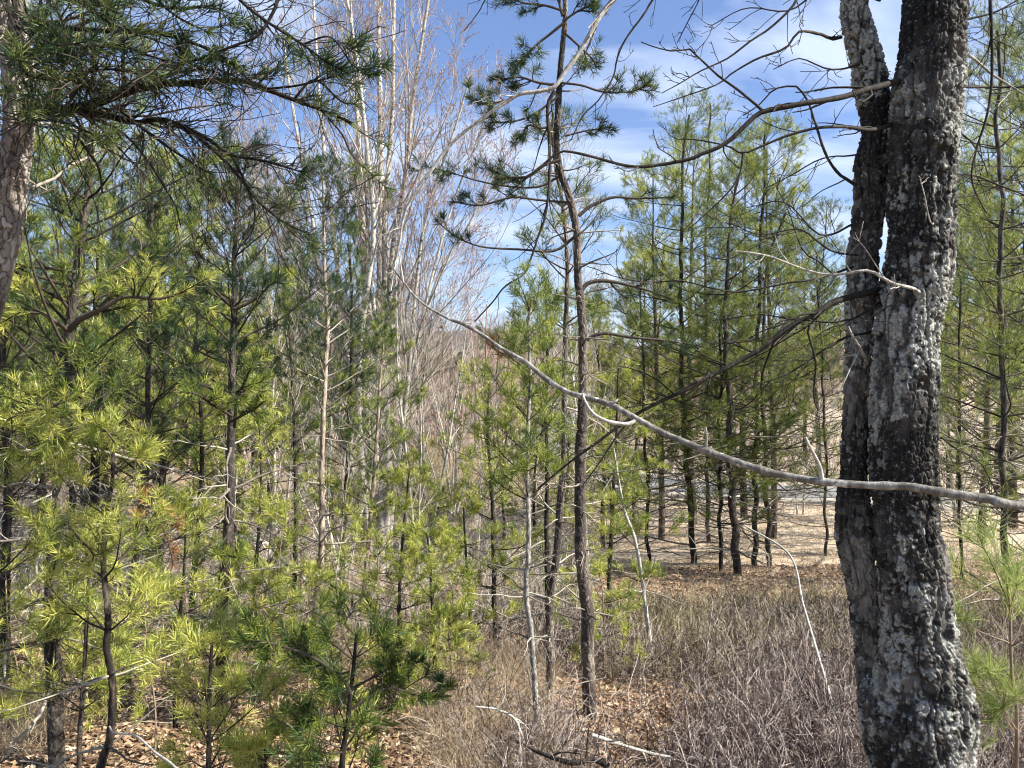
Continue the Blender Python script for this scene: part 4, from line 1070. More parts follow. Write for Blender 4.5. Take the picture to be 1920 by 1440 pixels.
# traced tufted boughs on the central pine
r_, l_, _, _ = made[6]
pine_bough(r_, l_, [
    ([(1057, 43), (1030, 65), (1007, 83), (985, 105), (968, 125)], 5.3, 6, 3, 7, (0.10, 0.24)),
    ([(1048, 160), (1010, 155), (975, 145), (940, 150)], 5.3, 6, 3, 8, (0.08, 0.22)),
    ([(1048, 180), (1000, 215), (960, 228), (925, 229)], 5.3, 5, 3, 6, (0.08, 0.2)),
    ([(990, 172), (940, 190), (905, 195), (880, 185)], 5.2, 4, 3, 6, (0.08, 0.18)),
    ([(1046, 225), (1020, 240), (990, 235), (980, 255)], 5.2, 5, 3, 5, (0.06, 0.16)),
    ([(1050, 300), (1020, 310), (990, 331), (955, 333), (925, 320)], 5.2, 7, 4, 9, (0.08, 0.2)),
    ([(1050, 330), (1010, 350), (960, 350), (900, 340), (850, 325), (800, 312)], 5.4, 5, 2, 7, (0.08, 0.22)),
    ([(1048, 155), (1090, 160), (1130, 172), (1180, 172), (1215, 160)], 5.3, 5, 3, 9, (0.08, 0.2)),
    ([(1055, 40), (1085, 20), (1110, 10)], 5.3, 5, 3, 6, (0.08, 0.2)),
    ([(1056, 60), (1090, 90), (1110, 110), (1118, 125)], 5.3, 5, 3, 7, (0.08, 0.2)),
    ([(1056, 20), (1020, 10), (980, 5), (955, -10)], 5.3, 5, 3, 6, (0.08, 0.22)),
    ([(1055, 30), (1050, 10), (1045, -25)], 5.3, 6, 3, 6, (0.08, 0.2)),
    ([(1066, 380), (1010, 375), (960, 370), (900, 385), (850, 378)], 5.4, 5, 3, 5, (0.08, 0.2)),
    ([(1060, 255), (1100, 245), (1140, 240)], 5.5, 4, 2, 4, (0.06, 0.16)),
    ([(1082, 440), (1040, 470), (980, 468), (900, 462), (850, 440), (820, 415)], 5.4, 6, 2, 4, (0.08, 0.2)),
    ([(1085, 405), (1110, 385), (1150, 370), (1190, 372), (1260, 370)], 5.5, 7, 3, 3, (0.08, 0.2)),
    ([(1090, 545), (1105, 530), (1140, 527), (1200, 540), (1260, 560)], 5.4, 9, 3, 4, (0.08, 0.25)),
    ([(1092, 640), (1130, 625), (1180, 632), (1260, 640), (1320, 650)], 5.4, 7, 3, 5, (0.08, 0.25)),
], 77, M_needle_shaded)
tb = Tubes()
bare_limb(tb, np.random.default_rng(6), [(1040, 170), (1027, 200), (1030, 267), (1030, 333), (1023, 400), (1007, 450), (997, 480), (983, 513), (947, 537), (923, 567), (890, 603)], 5.2, 9, 3, twigs=14, tl=(0.15, 0.5))
o = obj("branch", shift(tb.mesh("branch"), l_), M_darkbark, r_); o["label"] = "dark bare limb dropping down and left"
# tufted boughs on other near pines
r_, l_, _, _ = made[3]
pine_bough(r_, l_, [
    ([(440, 800, 5.5), (445, 740, 5.2), (455, 725, 5.0), (470, 690, 4.9)], 5.0, 7, 4, 10, (0.12, 0.28)),
    ([(434, 780, 5.5), (400, 760, 5.1), (370, 740, 4.9), (345, 735, 4.8)], 5.0, 6, 4, 8, (0.10, 0.25)),
    ([(434, 790, 5.5), (470, 770, 5.2), (500, 750, 5.0)], 5.0, 6, 4, 9, (0.10, 0.25)),
    ([(440, 580), (400, 540), (372, 490), (358, 430)], 5.5, 7, 3, 6, (0.10, 0.25)),
    ([(442, 580), (480, 560), (510, 530), (525, 510)], 5.5, 6, 3, 5, (0.10, 0.2)),
    ([(444, 400), (420, 370), (400, 345)], 5.5, 5, 3, 5, (0.10, 0.2)),
    ([(432, 1000, 5.5), (415, 1020, 5.0), (425, 1040, 4.7), (445, 1045, 4.6)], 5.0, 5, 3, 6, (0.08, 0.2)),
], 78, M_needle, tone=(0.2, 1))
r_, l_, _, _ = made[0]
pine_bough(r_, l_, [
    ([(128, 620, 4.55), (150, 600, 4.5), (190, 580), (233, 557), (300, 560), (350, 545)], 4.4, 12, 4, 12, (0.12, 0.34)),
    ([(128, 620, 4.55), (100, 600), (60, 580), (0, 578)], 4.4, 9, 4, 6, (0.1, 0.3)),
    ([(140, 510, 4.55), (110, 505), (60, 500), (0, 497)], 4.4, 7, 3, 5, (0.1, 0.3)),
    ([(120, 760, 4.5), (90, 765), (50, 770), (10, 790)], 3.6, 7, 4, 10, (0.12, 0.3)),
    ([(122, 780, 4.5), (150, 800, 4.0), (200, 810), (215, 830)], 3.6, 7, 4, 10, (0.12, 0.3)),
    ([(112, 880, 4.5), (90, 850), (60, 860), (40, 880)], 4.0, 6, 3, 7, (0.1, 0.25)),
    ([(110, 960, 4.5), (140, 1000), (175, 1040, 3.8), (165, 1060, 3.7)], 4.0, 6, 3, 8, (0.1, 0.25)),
], 79, M_needle_sunlit, tone=(0.15, 1))
r_, l_, _, _ = made[11]
pine_bough(r_, l_, [
    ([(658, 1300), (640, 1270), (590, 1235), (540, 1215), (500, 1205), (450, 1195)], 3.0, 8, 4, 16, (0.06, 0.16)),
    ([(656, 1330), (690, 1310), (730, 1290), (800, 1310), (830, 1305)], 3.1, 6, 3, 9, (0.05, 0.14)),
    ([(660, 1290), (700, 1270), (740, 1250), (790, 1240)], 3.2, 5, 3, 7, (0.05, 0.14)),
    ([(660, 1280), (630, 1330), (600, 1345), (560, 1350)], 3.1, 5, 3, 6, (0.05, 0.14)),
    ([(655, 1260), (600, 1270), (570, 1230), (560, 1190)], 3.1, 5, 3, 8, (0.05, 0.14)),
], 80, M_needle, tone=(0.1, 0.7), nl=0.05)
# dead rusty bough on the straight pine
r_, l_, _, _ = made[2]
pine_bough(r_, l_, [([(272, 900, 6.2), (290, 960, 5.0), (310, 1000, 4.6), (322, 1040, 4.5), (325, 1060)], 4.5, 6, 3, 10, (0.06, 0.2))], 81, M_needle_dead, dens=0.6, name="dead_bough")
r_, l_, _, _ = made[9]
pine_bough(r_, l_, [([(992, 690, 5.0), (965, 670), (935, 660), (925, 652)], 5.0, 3, 2, 5, (0.04, 0.12))], 82, M_needle_dead, dens=0.35, name="dead_bough")

# --- stand of dark-trunked pines by the clearing
STAND = [
 ("pine with sun-streaked trunk at the left end of the row by the clearing", [(1298, 1012), (1293, 930), (1285, 830), (1280, 720), (1276, 600), (1278, 420), (1282, 300), (1290, 215)], (15, 4), 15.5, 1.5),
 ("slim pine second from the left in the row by the clearing", [(1327, 955), (1326, 900), (1325, 640), (1322, 480), (1328, 380), (1330, 195)], (10, 3), 19.0, 1.3),
 ("very thin pine pole third from the left in the row by the clearing", [(1351, 1035), (1350, 900), (1350, 700), (1352, 560)], (10, 4), 14.5, 0.9),
 ("thickest and darkest trunk of the row of pines by the clearing", [(1381, 1045), (1375, 960), (1370, 880), (1366, 760), (1360, 600), (1368, 440), (1385, 330)], (20, 4), 14.0, 1.3),
 ("short-crowned pine between the thickest trunk and the right-hand one of the row", [(1416, 1028), (1416, 900), (1418, 700), (1425, 520), (1432, 300), (1437, 245)], (13, 4), 15.0, 1.2),
 ("rightmost dark trunk of the row of pines by the clearing", [(1441, 1028), (1440, 960), (1433, 850), (1430, 650), (1440, 500), (1470, 400)], (13, 4), 15.0, 1.2),
 ("slender pine pole standing alone left of the oak", [(1549, 1015), (1548, 900), (1545, 780), (1540, 640), (1530, 480)], (7, 3), 16.0, 1.2),
 ("small leafy pine left of the row with its crown below the ridge", [(1215, 1010), (1212, 900), (1208, 800), (1205, 640), (1200, 520)], (9, 3), 15.5, 1.3),
 ("dark straight pine right of the oak", [(1886, 1070), (1882, 900), (1880, 700), (1878, 560), (1874, 380), (1870, 200), (1868, 60)], (17, 6), 9.0, 1.5),
 ("pine half hidden behind the oak on its right", [(1800, 1020), (1798, 800), (1800, 600), (1790, 450)], (8, 3), 13.0, 1.4),
 ("tall pine at the right edge behind the dark straight pine", [(1935, 1010), (1930, 800), (1925, 500), (1930, 200), (1935, 50)], (14, 4), 12.0, 1.7),
]
for k, (lab, pts, w, D, Lm) in enumerate(STAND):
    pine(lab, pts, (w[0] * 0.8, w[1]), D, crown=(0.20, 1.0), Lmax=Lm * 1.35, nbr=60, elev=(-0.05, 0.4), dead=(0.06, 0.4, 24), seed=200 + k, lod=2, group=None, tone=(0.1, 0.95), sec=9, needle=M_needle, gnarl=0.05)

# white pine sapling in the lower right
rng = np.random.default_rng(55)
wl_ = np.array([U(1893, 1500, 2.9)[0], 2.9, G(1893, 2.9)])
wp = thing("white_pine_sapling", "small bright white pine sapling with long soft needles right of the oak foot", "tree", wl_)
tb = Tubes()
P = resample(np.vstack([[wl_[0], 2.9, wl_[2] - 0.05], U(1907, 1380, 2.9), U(1897, 1260, 2.9), U(1894, 1160, 2.9), U(1890, 1100, 2.9)]), 60)
R = np.linspace(0.011, 0.004, 60); tb.add(P, R, 8)
obj("trunk", shift(tb.mesh("trunk"), wl_), M_twig_brown, wp)
P1, R1, _ = crown_branches(rng, P, R, 0.45, 0.99, 26, lambda t: 0.30, (0.2, 0.9), wander=0.08, up=0.06)
nd = Needles(); tb = Tubes(); tb.add(P1, R1, 4)
P2, R2 = spawn(rng, P1, R1, 3, 0.3, 1.0, (0.4, 0.9), (0.06, 0.16), 5, 0.1, 0.05, 0.6, 0.6, rmin=0.0012); tb.add(P2, R2, 3)
nd.cover(rng, P2, 34, 0.6, 0.115, 0.0019, ang=(0.4, 1.3), bent=True, up=0.0, tone=(0.3, 1))
nd.cover(rng, P1[:, 5:], 45, 0.5, 0.115, 0.0019, ang=(0.4, 1.3), bent=True, up=0.0, tone=(0.3, 1))
nd.cover(rng, P[None, -8:], 160, 0.1, 0.11, 0.0017, ang=(0.2, 0.9), bent=True, tone=(0.3, 1))
obj("branches", shift(tb.mesh("branches"), wl_), M_twig_brown, wp)
obj("foliage", shift(nd.mesh("foliage"), wl_), M_needle_white, wp)

# ------------------------------------------------------------------ bare pale trees
def bare_tree_meshes(rng, stems, r0, L, spread=0.28, n1=22, n2=8, n3=4, buds=False, tw=0.0016, lean=None, K=16, low=0.3):
    """returns (stem mesh, twig mesh, bud mesh)"""
    s = np.zeros((stems, 3)); s[:, :2] = rng.normal(0, r0 * 2.2 if stems > 1 else 0.0, (stems, 2)); s[:, 2] = -0.1
    az = np.arange(stems) / stems * 6.28 + rng.random() * 6
    tilt = rng.uniform(0.4, 1.0, stems) * spread if stems > 1 else np.array([spread * 0.3])
    d = np.stack([np.cos(az) * np.sin(tilt), np.sin(az) * np.sin(tilt), np.cos(tilt)], -1)
    Ls = L * rng.uniform(0.8, 1.05, stems)
    P0 = grow(rng, s, d, Ls, K, 0.03, 0.012)
    rr = r0 * rng.uniform(0.6, 1.0, stems)
    R0 = rr[:, None] * (1 - 0.86 * np.linspace(0, 1, K)[None])
    tb = Tubes(); tb.add(P0, R0, 9)
    P1, R1 = spawn(rng, P0, R0, n1, low, 0.98, (0.30, 0.75), (0.18 * L, 0.34 * L), 9, 0.05, 0.06, 0.5, 0.2, rmin=tw, shrink=0.7)
    tw_t = Tubes(); tb2 = Tubes()
    tb2.add(P1, R1, 5)
    P2, R2 = spawn(rng, P1, R1, n2, 0.15, 1.0, (0.35, 0.8), (0.05 * L, 0.12 * L), 5, 0.07, 0.05, 0.6, 0.4, rmin=tw)
    tb2.add(P2, R2, 3)
    P3, R3 = spawn(rng, P2, R2, n3, 0.2, 1.0, (0.35, 0.8), (0.015 * L, 0.05 * L), 3, 0.08, 0.04, 0.7, 0.6, rmin=tw * 0.8)
    tb2.add(P3, R3, 3)
    bm = None
    if buds:
        nd = Needles()
        nd.cover(rng, P3, 7, 0.2, 0.028, 0.013, ang=(0.3, 1.4), tone=(0, 1))
        nd.cover(rng, P2, 8, 0.4, 0.028, 0.013, ang=(0.3, 1.4), tone=(0, 1))
        bm = nd.mesh("buds")
    return tb.mesh("trunk"), tb2.mesh("branches"), bm

def put_tree(root_name, label, cat, meshes, mats, px, D, scale=1.0, rz=0.0, group=None, names=("trunk", "branches", "buds"), tilt=(0, 0), sz=None):
    x = (px - 960) / F * D
    o = thing(root_name, label, cat, (x, D, float(ground(np.array([x]), np.array([D]))[0])), group)
    o.rotation_euler = (tilt[0], tilt[1], rz)
    s = (scale, scale, sz or scale)
    for me_, mt_, nm in zip(meshes, mats, names):
        if me_ is None: continue
        c = bpy.data.objects.new(nm, me_)
        if not me_.materials: me_.materials.append(mt_)
        COL.objects.link(c); c.parent = o
        c.scale = s
    return o

# the white-barked clump with red buds
ml = U(690, 1010, 14.0); ml[2] = G(690, 14.0)
mt_ = thing("red_maple_clump", "tall many-stemmed pale-barked tree with a haze of red buds left of centre", "tree", ml)
rng = np.random.default_rng(140)
stems = [
 ([(700, 1010), (690, 900), (685, 760), (690, 600), (680, 450), (672, 250), (660, 60), (650, -80)], 22, 6),
 ([(706, 1010), (700, 900), (706, 760), (712, 600), (714, 450), (714, 250), (710, 60), (712, -120)], 22, 6),
 ([(716, 1010), (718, 900), (716, 700), (722, 520), (722, 400), (735, 220), (738, 50), (742, -120)], 17, 5),
 ([(722, 1010), (728, 860), (724, 700), (735, 480), (760, 330), (775, 180), (800, 20), (815, -90)], 15, 4),
 ([(694, 1010), (680, 900), (672, 800), (676, 640), (700, 440), (690, 300), (670, 120), (640, -60)], 15, 4),
 ([(690, 1010), (665, 940), (640, 820), (622, 700), (600, 560), (590, 440), (575, 350), (545, 180), (530, 60)], 14, 4),
 ([(730, 1010), (750, 800), (790, 620), (830, 500), (880, 420), (915, 330)], 10, 3),
 ([(684, 1010), (640, 820), (600, 640), (560, 450), (520, 300)], 11, 3),
 ([(688, 1010), (650, 860), (600, 700), (545, 520), (490, 380), (440, 240)], 9, 3),
 ([(692, 1010), (668, 800), (640, 560), (618, 380), (600, 200), (590, 40), (585, -60)], 12, 4),
 ([(722, 1010), (752, 800), (800, 560), (850, 380), (905, 240)], 8, 3),
 ([(726, 1010), (760, 760), (778, 560), (800, 400), (850, 250), (880, 150)], 10, 3),
]
SP = []; SR = []
for j, (pts, w0, w1) in enumerate(stems):
    DD = 14.0 + rng.normal(0, 0.1)
    dz = rng.normal(0, 0.8)
    P = resample(np.array([U(a, b, DD + dz * max(0, (1010 - b) / 1000)) for a, b in pts]), 40)
    P[0, 2] = ml[2] - 0.15
    SP.append(P); SR.append(0.5 / F * 14 * (w0 + (w1 - w0) * np.linspace(0, 1, 40)))
    tb = Tubes(); tb.add(P, SR[-1], 10)
    obj("trunk", shift(tb.mesh("trunk", j, True, 0.06, 12), ml), M_pale, mt_)
SP = np.array(SP); SR = np.array(SR)
P1, R1 = spawn(rng, SP, SR, 17, 0.22, 0.99, (0.25, 0.75), (1.2, 4.2), 10, 0.045, 0.05, 0.42, 0.2, rmin=0.0035, shrink=0.55)
P2, R2 = spawn(rng, P1, R1, 11, 0.15, 1.0, (0.3, 0.7), (0.35, 1.4), 6, 0.06, 0.04, 0.6, 0.4, rmin=0.0028)
P3, R3 = spawn(rng, P2, R2, 4, 0.2, 1.0, (0.3, 0.8), (0.12, 0.45), 4, 0.08, 0.04, 0.7, 0.7, rmin=0.0022)
tb = Tubes(); tb.add(P1, R1, 5); tb.add(P2, R2, 3); tb.add(P3, R3, 3)
obj("branches", shift(tb.mesh("branches", 5), ml), M_twig_grey, mt_)
nd = Needles()
hi = P3[:, -1, 2] > 1.2
nd.cover(rng, P3[hi], 8, 0.3, 0.030, 0.015, ang=(0.3, 1.4), tone=(0, 1))
hi2 = P2[:, -1, 2] > 1.2
nd.cover(rng, P2[hi2], 5, 0.5, 0.030, 0.014, ang=(0.3, 1.4), tone=(0, 1))
obj("buds", shift(nd.mesh("buds"), ml), M_bud, mt_)

rng = np.random.default_rng(66)
bareA = [bare_tree_meshes(rng, 4, 0.05, 8.0, 0.35, 16, 7, 4, True, 0.0026),
         bare_tree_meshes(rng, 1, 0.055, 9.0, 0.2, 40, 7, 4, False, 0.0028, low=0.15),
         bare_tree_meshes(rng, 6, 0.035, 6.0, 0.5, 12, 7, 4, False, 0.0026),
         bare_tree_meshes(rng, 2, 0.045, 7.5, 0.3, 26, 6, 3, True, 0.003)]
BARE = [
 ("pale leafless tree standing behind the tufted pine", 520, 17, 1, 1.15, 0.3),
 ("pale bare tree leaning right of the white clump", 792, 18, 0, 1.0, 1.0),
 ("slim white bare tree directly behind the middle pines", 1104, 13, 1, 0.95, 2.0),
 ("bushy pale bare tree in the hollow left of the reddish hill", 850, 24, 2, 1.3, 0.5),
 ("leafless grey tree behind the straight left pine", 300, 16, 3, 1.1, 1.4),
 ("tangled bare sapling clump at the foot of the white trees", 640, 12.5, 2, 0.75, 3.0),
 ("bare grey tree past the row of pines by the clearing", 1500, 26, 3, 0.9, 2.2),
 ("pale bare clump behind the oak's right side", 1790, 22, 2, 1.1, 0.2),
]
for (lab, px, D, v, s, rz) in BARE:
    put_tree("bare_tree", lab, "tree", bareA[v], (M_pale, M_twig_grey, M_bud), px, D, s, rz)
rng = np.random.default_rng(67)
def sapling_mesh(rng, L):
    return bare_tree_meshes(rng, 1, 0.018, L, 0.35, 16, 5, 2, False, 0.0018, low=0.15)
saps = [sapling_mesh(rng, 3.5) for _ in range(4)]
SAP = []
for k in range(30):
    D = rng.uniform(9, 30)
    px = rng.uniform(330, 960)
    SAP.append((put_tree("bare_sapling", "thin grey leafless sapling among the pines and bare trees left of centre", "sapling", saps[k % 4], (M_twig_grey, M_twig_grey, None), px, D, rng.uniform(0.8, 1.5) * (1 + D / 60), rng.uniform(0, 6), "thin bare saplings left of centre", tilt=(rng.normal(0, 0.12), rng.normal(0, 0.12))), px))
for k in range(12):
    D = rng.uniform(14, 40)
    px = rng.uniform(1150, 1920)
    SAP.append((put_tree("bare_sapling", "thin grey leafless sapling around the clearing right of centre", "sapling", saps[k % 4], (M_twig_dead, M_twig_dead, None), px, D, rng.uniform(0.6, 1.1), rng.uniform(0, 6), "thin bare saplings around the clearing", tilt=(rng.normal(0, 0.12), rng.normal(0, 0.12))), px))

MARKS = [(-400, "beyond the left edge"), (0, "between the left edge and the thick forked pine"), (110, "between the thick forked pine and the straight pine"),
         (270, "between the straight pine and the tufted pine"), (430, "between the tufted pine and the thin pale-stemmed pine"), (600, "between the thin pale-stemmed pine and the white clump"),
         (700, "just right of the white clump"), (860, "left of the central scaly pine"), (1090, "right of the central scaly pine"),
         (1280, "behind the left half of the trunk row"), (1380, "behind the right half of the trunk row"), (1450, "between the trunk row and the oak"),
         (1600, "right behind the oak"), (1780, "between the oak and the dark straight pine"), (1885, "at the right edge")]
ORD = ["leftmost", "second", "third", "fourth", "fifth", "sixth", "seventh", "eighth", "ninth", "tenth"]
def relabel(items, what):
    """items: (object, px); a label by neighbours and order in the gap"""
    gaps = {}
    for o, px in items:
        k = max(i for i, m in enumerate(MARKS) if px >= m[0])
        gaps.setdefault(k, []).append((px, o))
    for k, lst in gaps.items():
        lst.sort(key=lambda t: t[0])
        for j, (px, o) in enumerate(lst):
            n = len(lst)
            w = "" if n == 1 else ("leftmost " if j == 0 else "rightmost " if j == n - 1 else ("middle " if n == 3 else ORD[j] + " from left "))
            o["label"] = (w + what + " " + MARKS[k][1]).strip()

# ------------------------------------------------------------------ background pines (copies of four builds)
def proto_pine(seed, H, Lm, nbr, tone):
    rng = np.random.default_rng(seed)
    K = 40
    P = grow(rng, np.array([[0, 0, -0.1]]), np.array([[0, 0, 1.0]]), np.array([H]), K, 0.02, 0.05)[0]
    R = np.linspace(0.011 * H, 0.012, K)
    tbt = Tubes(); tbt.add(P, R, 8)
    c0 = 0.25
    Lf = lambda t: Lm * (0.25 + 0.85 * (1 - (t - c0) / (1 - c0)) ** 0.6) * (0.6 + 0.4 * min(1, (t - c0) * 6))
    P1, R1, _ = crown_branches(rng, P, R, c0, 0.99, nbr, Lf, (0.15, 0.7), whorl=4)
    P2, R2 = spawn(rng, P1, R1, 9, 0.4, 1.0, (0.4, 1.0), (0.13 * Lm, 0.36 * Lm), 5, 0.1, 0.08, 0.5, 0.5, flat=0.4, rmin=0.003)
    P3, R3 = spawn(rng, P2, R2, 4, 0.3, 1.0, (0.5, 1.0), (0.08, 0.13 * Lm), 3, 0.1, 0.1, 0.6, 0.6, rmin=0.002)
    tb = Tubes(); tb.add(P1, R1, 4); tb.add(P2, R2, 3)
    nd = Needles()
    nd.cover(rng, P2, 16, 0.5, 0.10, 0.0075, tone=tone)
    nd.cover(rng, P3, 14, 0.0, 0.10, 0.0075, tone=tone)
    nd.cover(rng, P[None, -4:], 60, 0.0, 0.09, 0.009, tone=tone)
    Pd, Rd, _ = crown_branches(rng, P, R, 0.06, 0.3, 24, lambda t: Lm * 0.8, (-0.2, 0.3), 6)
    D2, DR2 = spawn(rng, Pd, Rd, 4, 0.3, 1, (0.5, 1.1), (0.1, 0.4), 4, 0.1, 0, 0.6, 0.6, rmin=0.002)
    td = Tubes(); td.add(Pd, Rd, 3); td.add(D2, DR2, 3)
    return tbt.mesh("trunk"), tb.mesh("branches"), nd.mesh("foliage"), td.mesh("dead_branches")

protos = [proto_pine(300, 9, 2.1, 52, (0.1, 1)), proto_pine(301, 7, 1.8, 44, (0.2, 1)), proto_pine(302, 11, 2.6, 60, (0.1, 0.9)), proto_pine(303, 5, 1.6, 36, (0.2, 1))]
PM = [(M_pinebark, M_twig_dark, M_needle_sunlit, M_twig_dead), (M_pinebark, M_twig_dark, M_needle_sunlit, M_twig_dead), (M_darkbark, M_twig_dark, M_farneedle, M_twig_dead), (M_darkbark, M_twig_dark, M_needle_sunlit, M_twig_dead)]
PN = ("trunk", "branches", "foliage", "dead_branches")
H0 = [9, 7, 11, 5]
BG = {}
def bgpine(px, D, topy, v, label, group, rz, spread=1.0):
    z0 = G(px, D)
    zt = -(topy - 720) / F * D
    s = max(0.35, (zt - z0) / H0[v])
    BG.setdefault(group, []).append((put_tree("pine_tree", label, "tree", protos[v], PM[v], px, D, (0.55 * s + 0.45) * spread, rz, group, PN, sz=s), px))

rng = np.random.default_rng(404)
LB = "bright yellow-green pine in the sunlit stand behind the left-hand pines"
for k in range(20):
    px = -100 + 32 * k + rng.normal(0, 25)
    D = rng.uniform(9.5, 21)
    top = rng.uniform(240, 560) + max(0, px - 330) * 0.35
    bgpine(px, D, top, rng.integers(0, 4), LB, "sunlit pines behind the left-hand pines", rng.uniform(0, 6))
LC = "green pine rising above the row of trunks beyond the clearing's edge"
for (px, D, top, v) in [(1240, 20, 330, 1), (1300, 24, 260, 0), (1395, 25, 300, 2), (1450, 20, 270, 1), (1190, 23, 470, 1), (1130, 18, 560, 3), (1535, 40, 380, 2), (1510, 46, 430, 2), (1340, 55, 560, 2), (1260, 48, 600, 0), (1150, 26, 640, 1)]:
    bgpine(px, D, top, v, LC, "pines above the clearing", rng.uniform(0, 6))
LR = "pine in the green stand between the oak and the right edge"
for (px, D, top, v) in [(1800, 24, 330, 1), (1840, 19, 240, 0), (1900, 22, 180, 2), (1960, 17, 60, 0), (1780, 36, 360, 2), (1870, 34, 330, 2), (1940, 30, 280, 2), (1720, 40, 420, 2), (2050, 15, -50, 2), (1990, 26, 150, 0)]:
    bgpine(px, D, top, v, LR, "pines right of the oak", rng.uniform(0, 6))
LS = "small low pine standing in the hollow between the white clump and the central pines"
for (px, D, top, v) in [(790, 15, 880, 3), (945, 20, 760, 3), (1005, 16, 780, 3), (1140, 14, 820, 3), (1060, 24, 690, 3)]:
    bgpine(px, D, top, v, LS, "small pines in the hollow", rng.uniform(0, 6))
LW = "dark green pine standing among the pale stems of the white clump"
for (px, D, top, v) in [(620, 22, 560, 2), (750, 26, 520, 2), (560, 26, 480, 2), (480, 24, 420, 2)]:
    bgpine(px, D, top, v, LW, "dark pines behind the white clump", rng.uniform(0, 6))

def seedling_meshes(seed, H, Lm):
    rng = np.random.default_rng(seed)
    P = grow(rng, np.array([[0, 0, -0.03]]), np.array([[0.1, 0, 1.0]]), np.array([H]), 30, 0.05, 0.05)[0]
    R = np.linspace(0.008, 0.003, 30)
    t = Tubes(); t.add(P, R, 8)
    P1, R1, _ = crown_branches(rng, P, R, 0.2, 0.98, 22, lambda u: Lm * (1.15 - 0.75 * u), (-0.1, 0.5), wander=0.08)
    P2, R2 = spawn(rng, P1, R1, 4, 0.35, 1.0, (0.4, 1.0), (0.08, 0.22), 6, 0.1, 0.1, 0.6, 0.6, rmin=0.0013)
    b = Tubes(); b.add(P1, R1, 5); b.add(P2, R2, 3)
    nd = Needles()
    nd.cover(rng, P2, 34, 0.2, 0.066, 0.003, bent=True, tone=(0.2, 1))
    nd.cover(rng, P1[:, 5:], 36, 0.3, 0.066, 0.003, bent=True, tone=(0.2, 1))
    nd.cover(rng, P[None, -5:], 50, 0.1, 0.066, 0.003, bent=True, tone=(0.2, 1))
    return t.mesh("trunk"), b.mesh("branches"), nd.mesh("foliage")
sdl = [seedling_meshes(700, 0.9, 0.42), seedling_meshes(701, 1.3, 0.55), seedling_meshes(702, 0.6, 0.35)]
SDL = []
rng = np.random.default_rng(710)
for (px, D, v, sc_) in [(30, 5.2, 1, 1.0), (130, 6.0, 2, 1.2), (200, 5.4, 0, 1.0), (290, 4.8, 1, 0.9), (345, 6.8, 1, 1.2), (465, 5.8, 0, 1.2), (520, 7.5, 1, 1.3), (575, 6.2, 0, 1.2), (630, 9.5, 1, 1.4),
                        (700, 6.6, 1, 1.1), (735, 5.4, 2, 1.0), (850, 6.2, 2, 1.1), (1065, 8.6, 1, 1.2), (1135, 6.8, 0, 1.2), (620, 4.6, 2, 0.9)]:
    SDL.append((put_tree("pine_seedling", "pine seedling", "seedling", sdl[v], (M_twig_brown, M_twig_dark, M_needle_sunlit), px, D, sc_, rng.uniform(0, 6), "pine seedlings on the forest floor", PN), px))

relabel(SAP, "thin bare grey sapling")
relabel(SDL, "low bright pine seedling")
for g_, w_ in (("sunlit pines behind the left-hand pines", "sunlit background pine"), ("pines above the clearing", "green pine beyond the clearing"),
               ("pines right of the oak", "background pine"), ("small pines in the hollow", "small hollow pine"), ("dark pines behind the white clump", "dark background pine")):
    relabel(BG[g_], w_)

# far-off woods: one mass of bare trees, one of evergreens
rng = np.random.default_rng(500)
def far_wood():
    N = 1500
    D = 38 + 190 * rng.random(N) ** 1.3
    r = rng.uniform(-0.85, 0.85, N)
    ok = ~((D < 62) & (r > 0.02))
    D, r = D[ok], r[ok]; N = len(D)
    x = r * D; z = ground(x, D)
    H = rng.uniform(5, 10, N)
    s = np.stack([x, D, z - 0.1], -1)
    P = grow(rng, s, np.tile([0, 0, 1.0], (N, 1)) + rng.normal(0, 0.08, (N, 3)), H, 7, 0.04, 0.03)
    R = (0.012 * H)[:, None] * (1 - 0.8 * np.linspace(0, 1, 7)[None])
    tb = Tubes(); tb.add(P, R, 4)
    P1, R1 = spawn(rng, P, R, 14, 0.2, 1.0, (0.3, 0.8), (1.2, 3.2), 4, 0.07, 0.06, 0.5, 0.4, rmin=0.012)
    P2, R2 = spawn(rng, P1, R1, 5, 0.2, 1.0, (0.3, 0.9), (0.4, 1.3), 3, 0.1, 0.06, 0.7, 0.7, rmin=0.009)
    tb.add(P1, R1, 3); tb.add(P2, R2, 3)
    return tb.mesh("bare_wood")
M_farwood = bark_mat("far bare woods", [(0.25, (0.14, 0.085, 0.065)), (0.5, (0.32, 0.21, 0.165)), (0.75, (0.46, 0.37, 0.31))], 0.4, 0.1, 0.01, zs=1, varmix=0.5)
tag(obj("bare_wood", far_wood(), M_farwood), "mass of reddish grey leafless woods covering the far hillside", "woods", kind="stuff")
def far_pines():
    N = 260
    D = 45 + 190 * rng.random(N)
    r = rng.uniform(-0.9, 0.9, N)
    ok = ~((D < 66) & (r > 0.0)) & ((rng.random(N) < 0.35) | (r > 0.28) | (r < -0.25))
    D, r = D[ok], r[ok]; N = len(D)
    x = r * D; z = ground(x, D); H = rng.uniform(6, 13, N)
    s = np.stack([x, D, z - 0.1], -1)
    P = grow(rng, s, np.tile([0, 0, 1.0], (N, 1)), H, 8, 0.02, 0.03)
    R = (0.011 * H)[:, None] * (1 - 0.8 * np.linspace(0, 1, 8)[None])
    P1, R1 = spawn(rng, P, R, 60, 0.15, 1.0, (1.0, 1.4), (1.3, 2.4), 4, 0.07, 0.07, 0.3, 0.4, rmin=0.01, shrink=0.8)
    nd = Needles(); nd.cover(rng, P1, 70, 0.1, 0.24, 0.06, tone=(0.0, 1))
    me = nd.mesh("pine_wood")
    return me
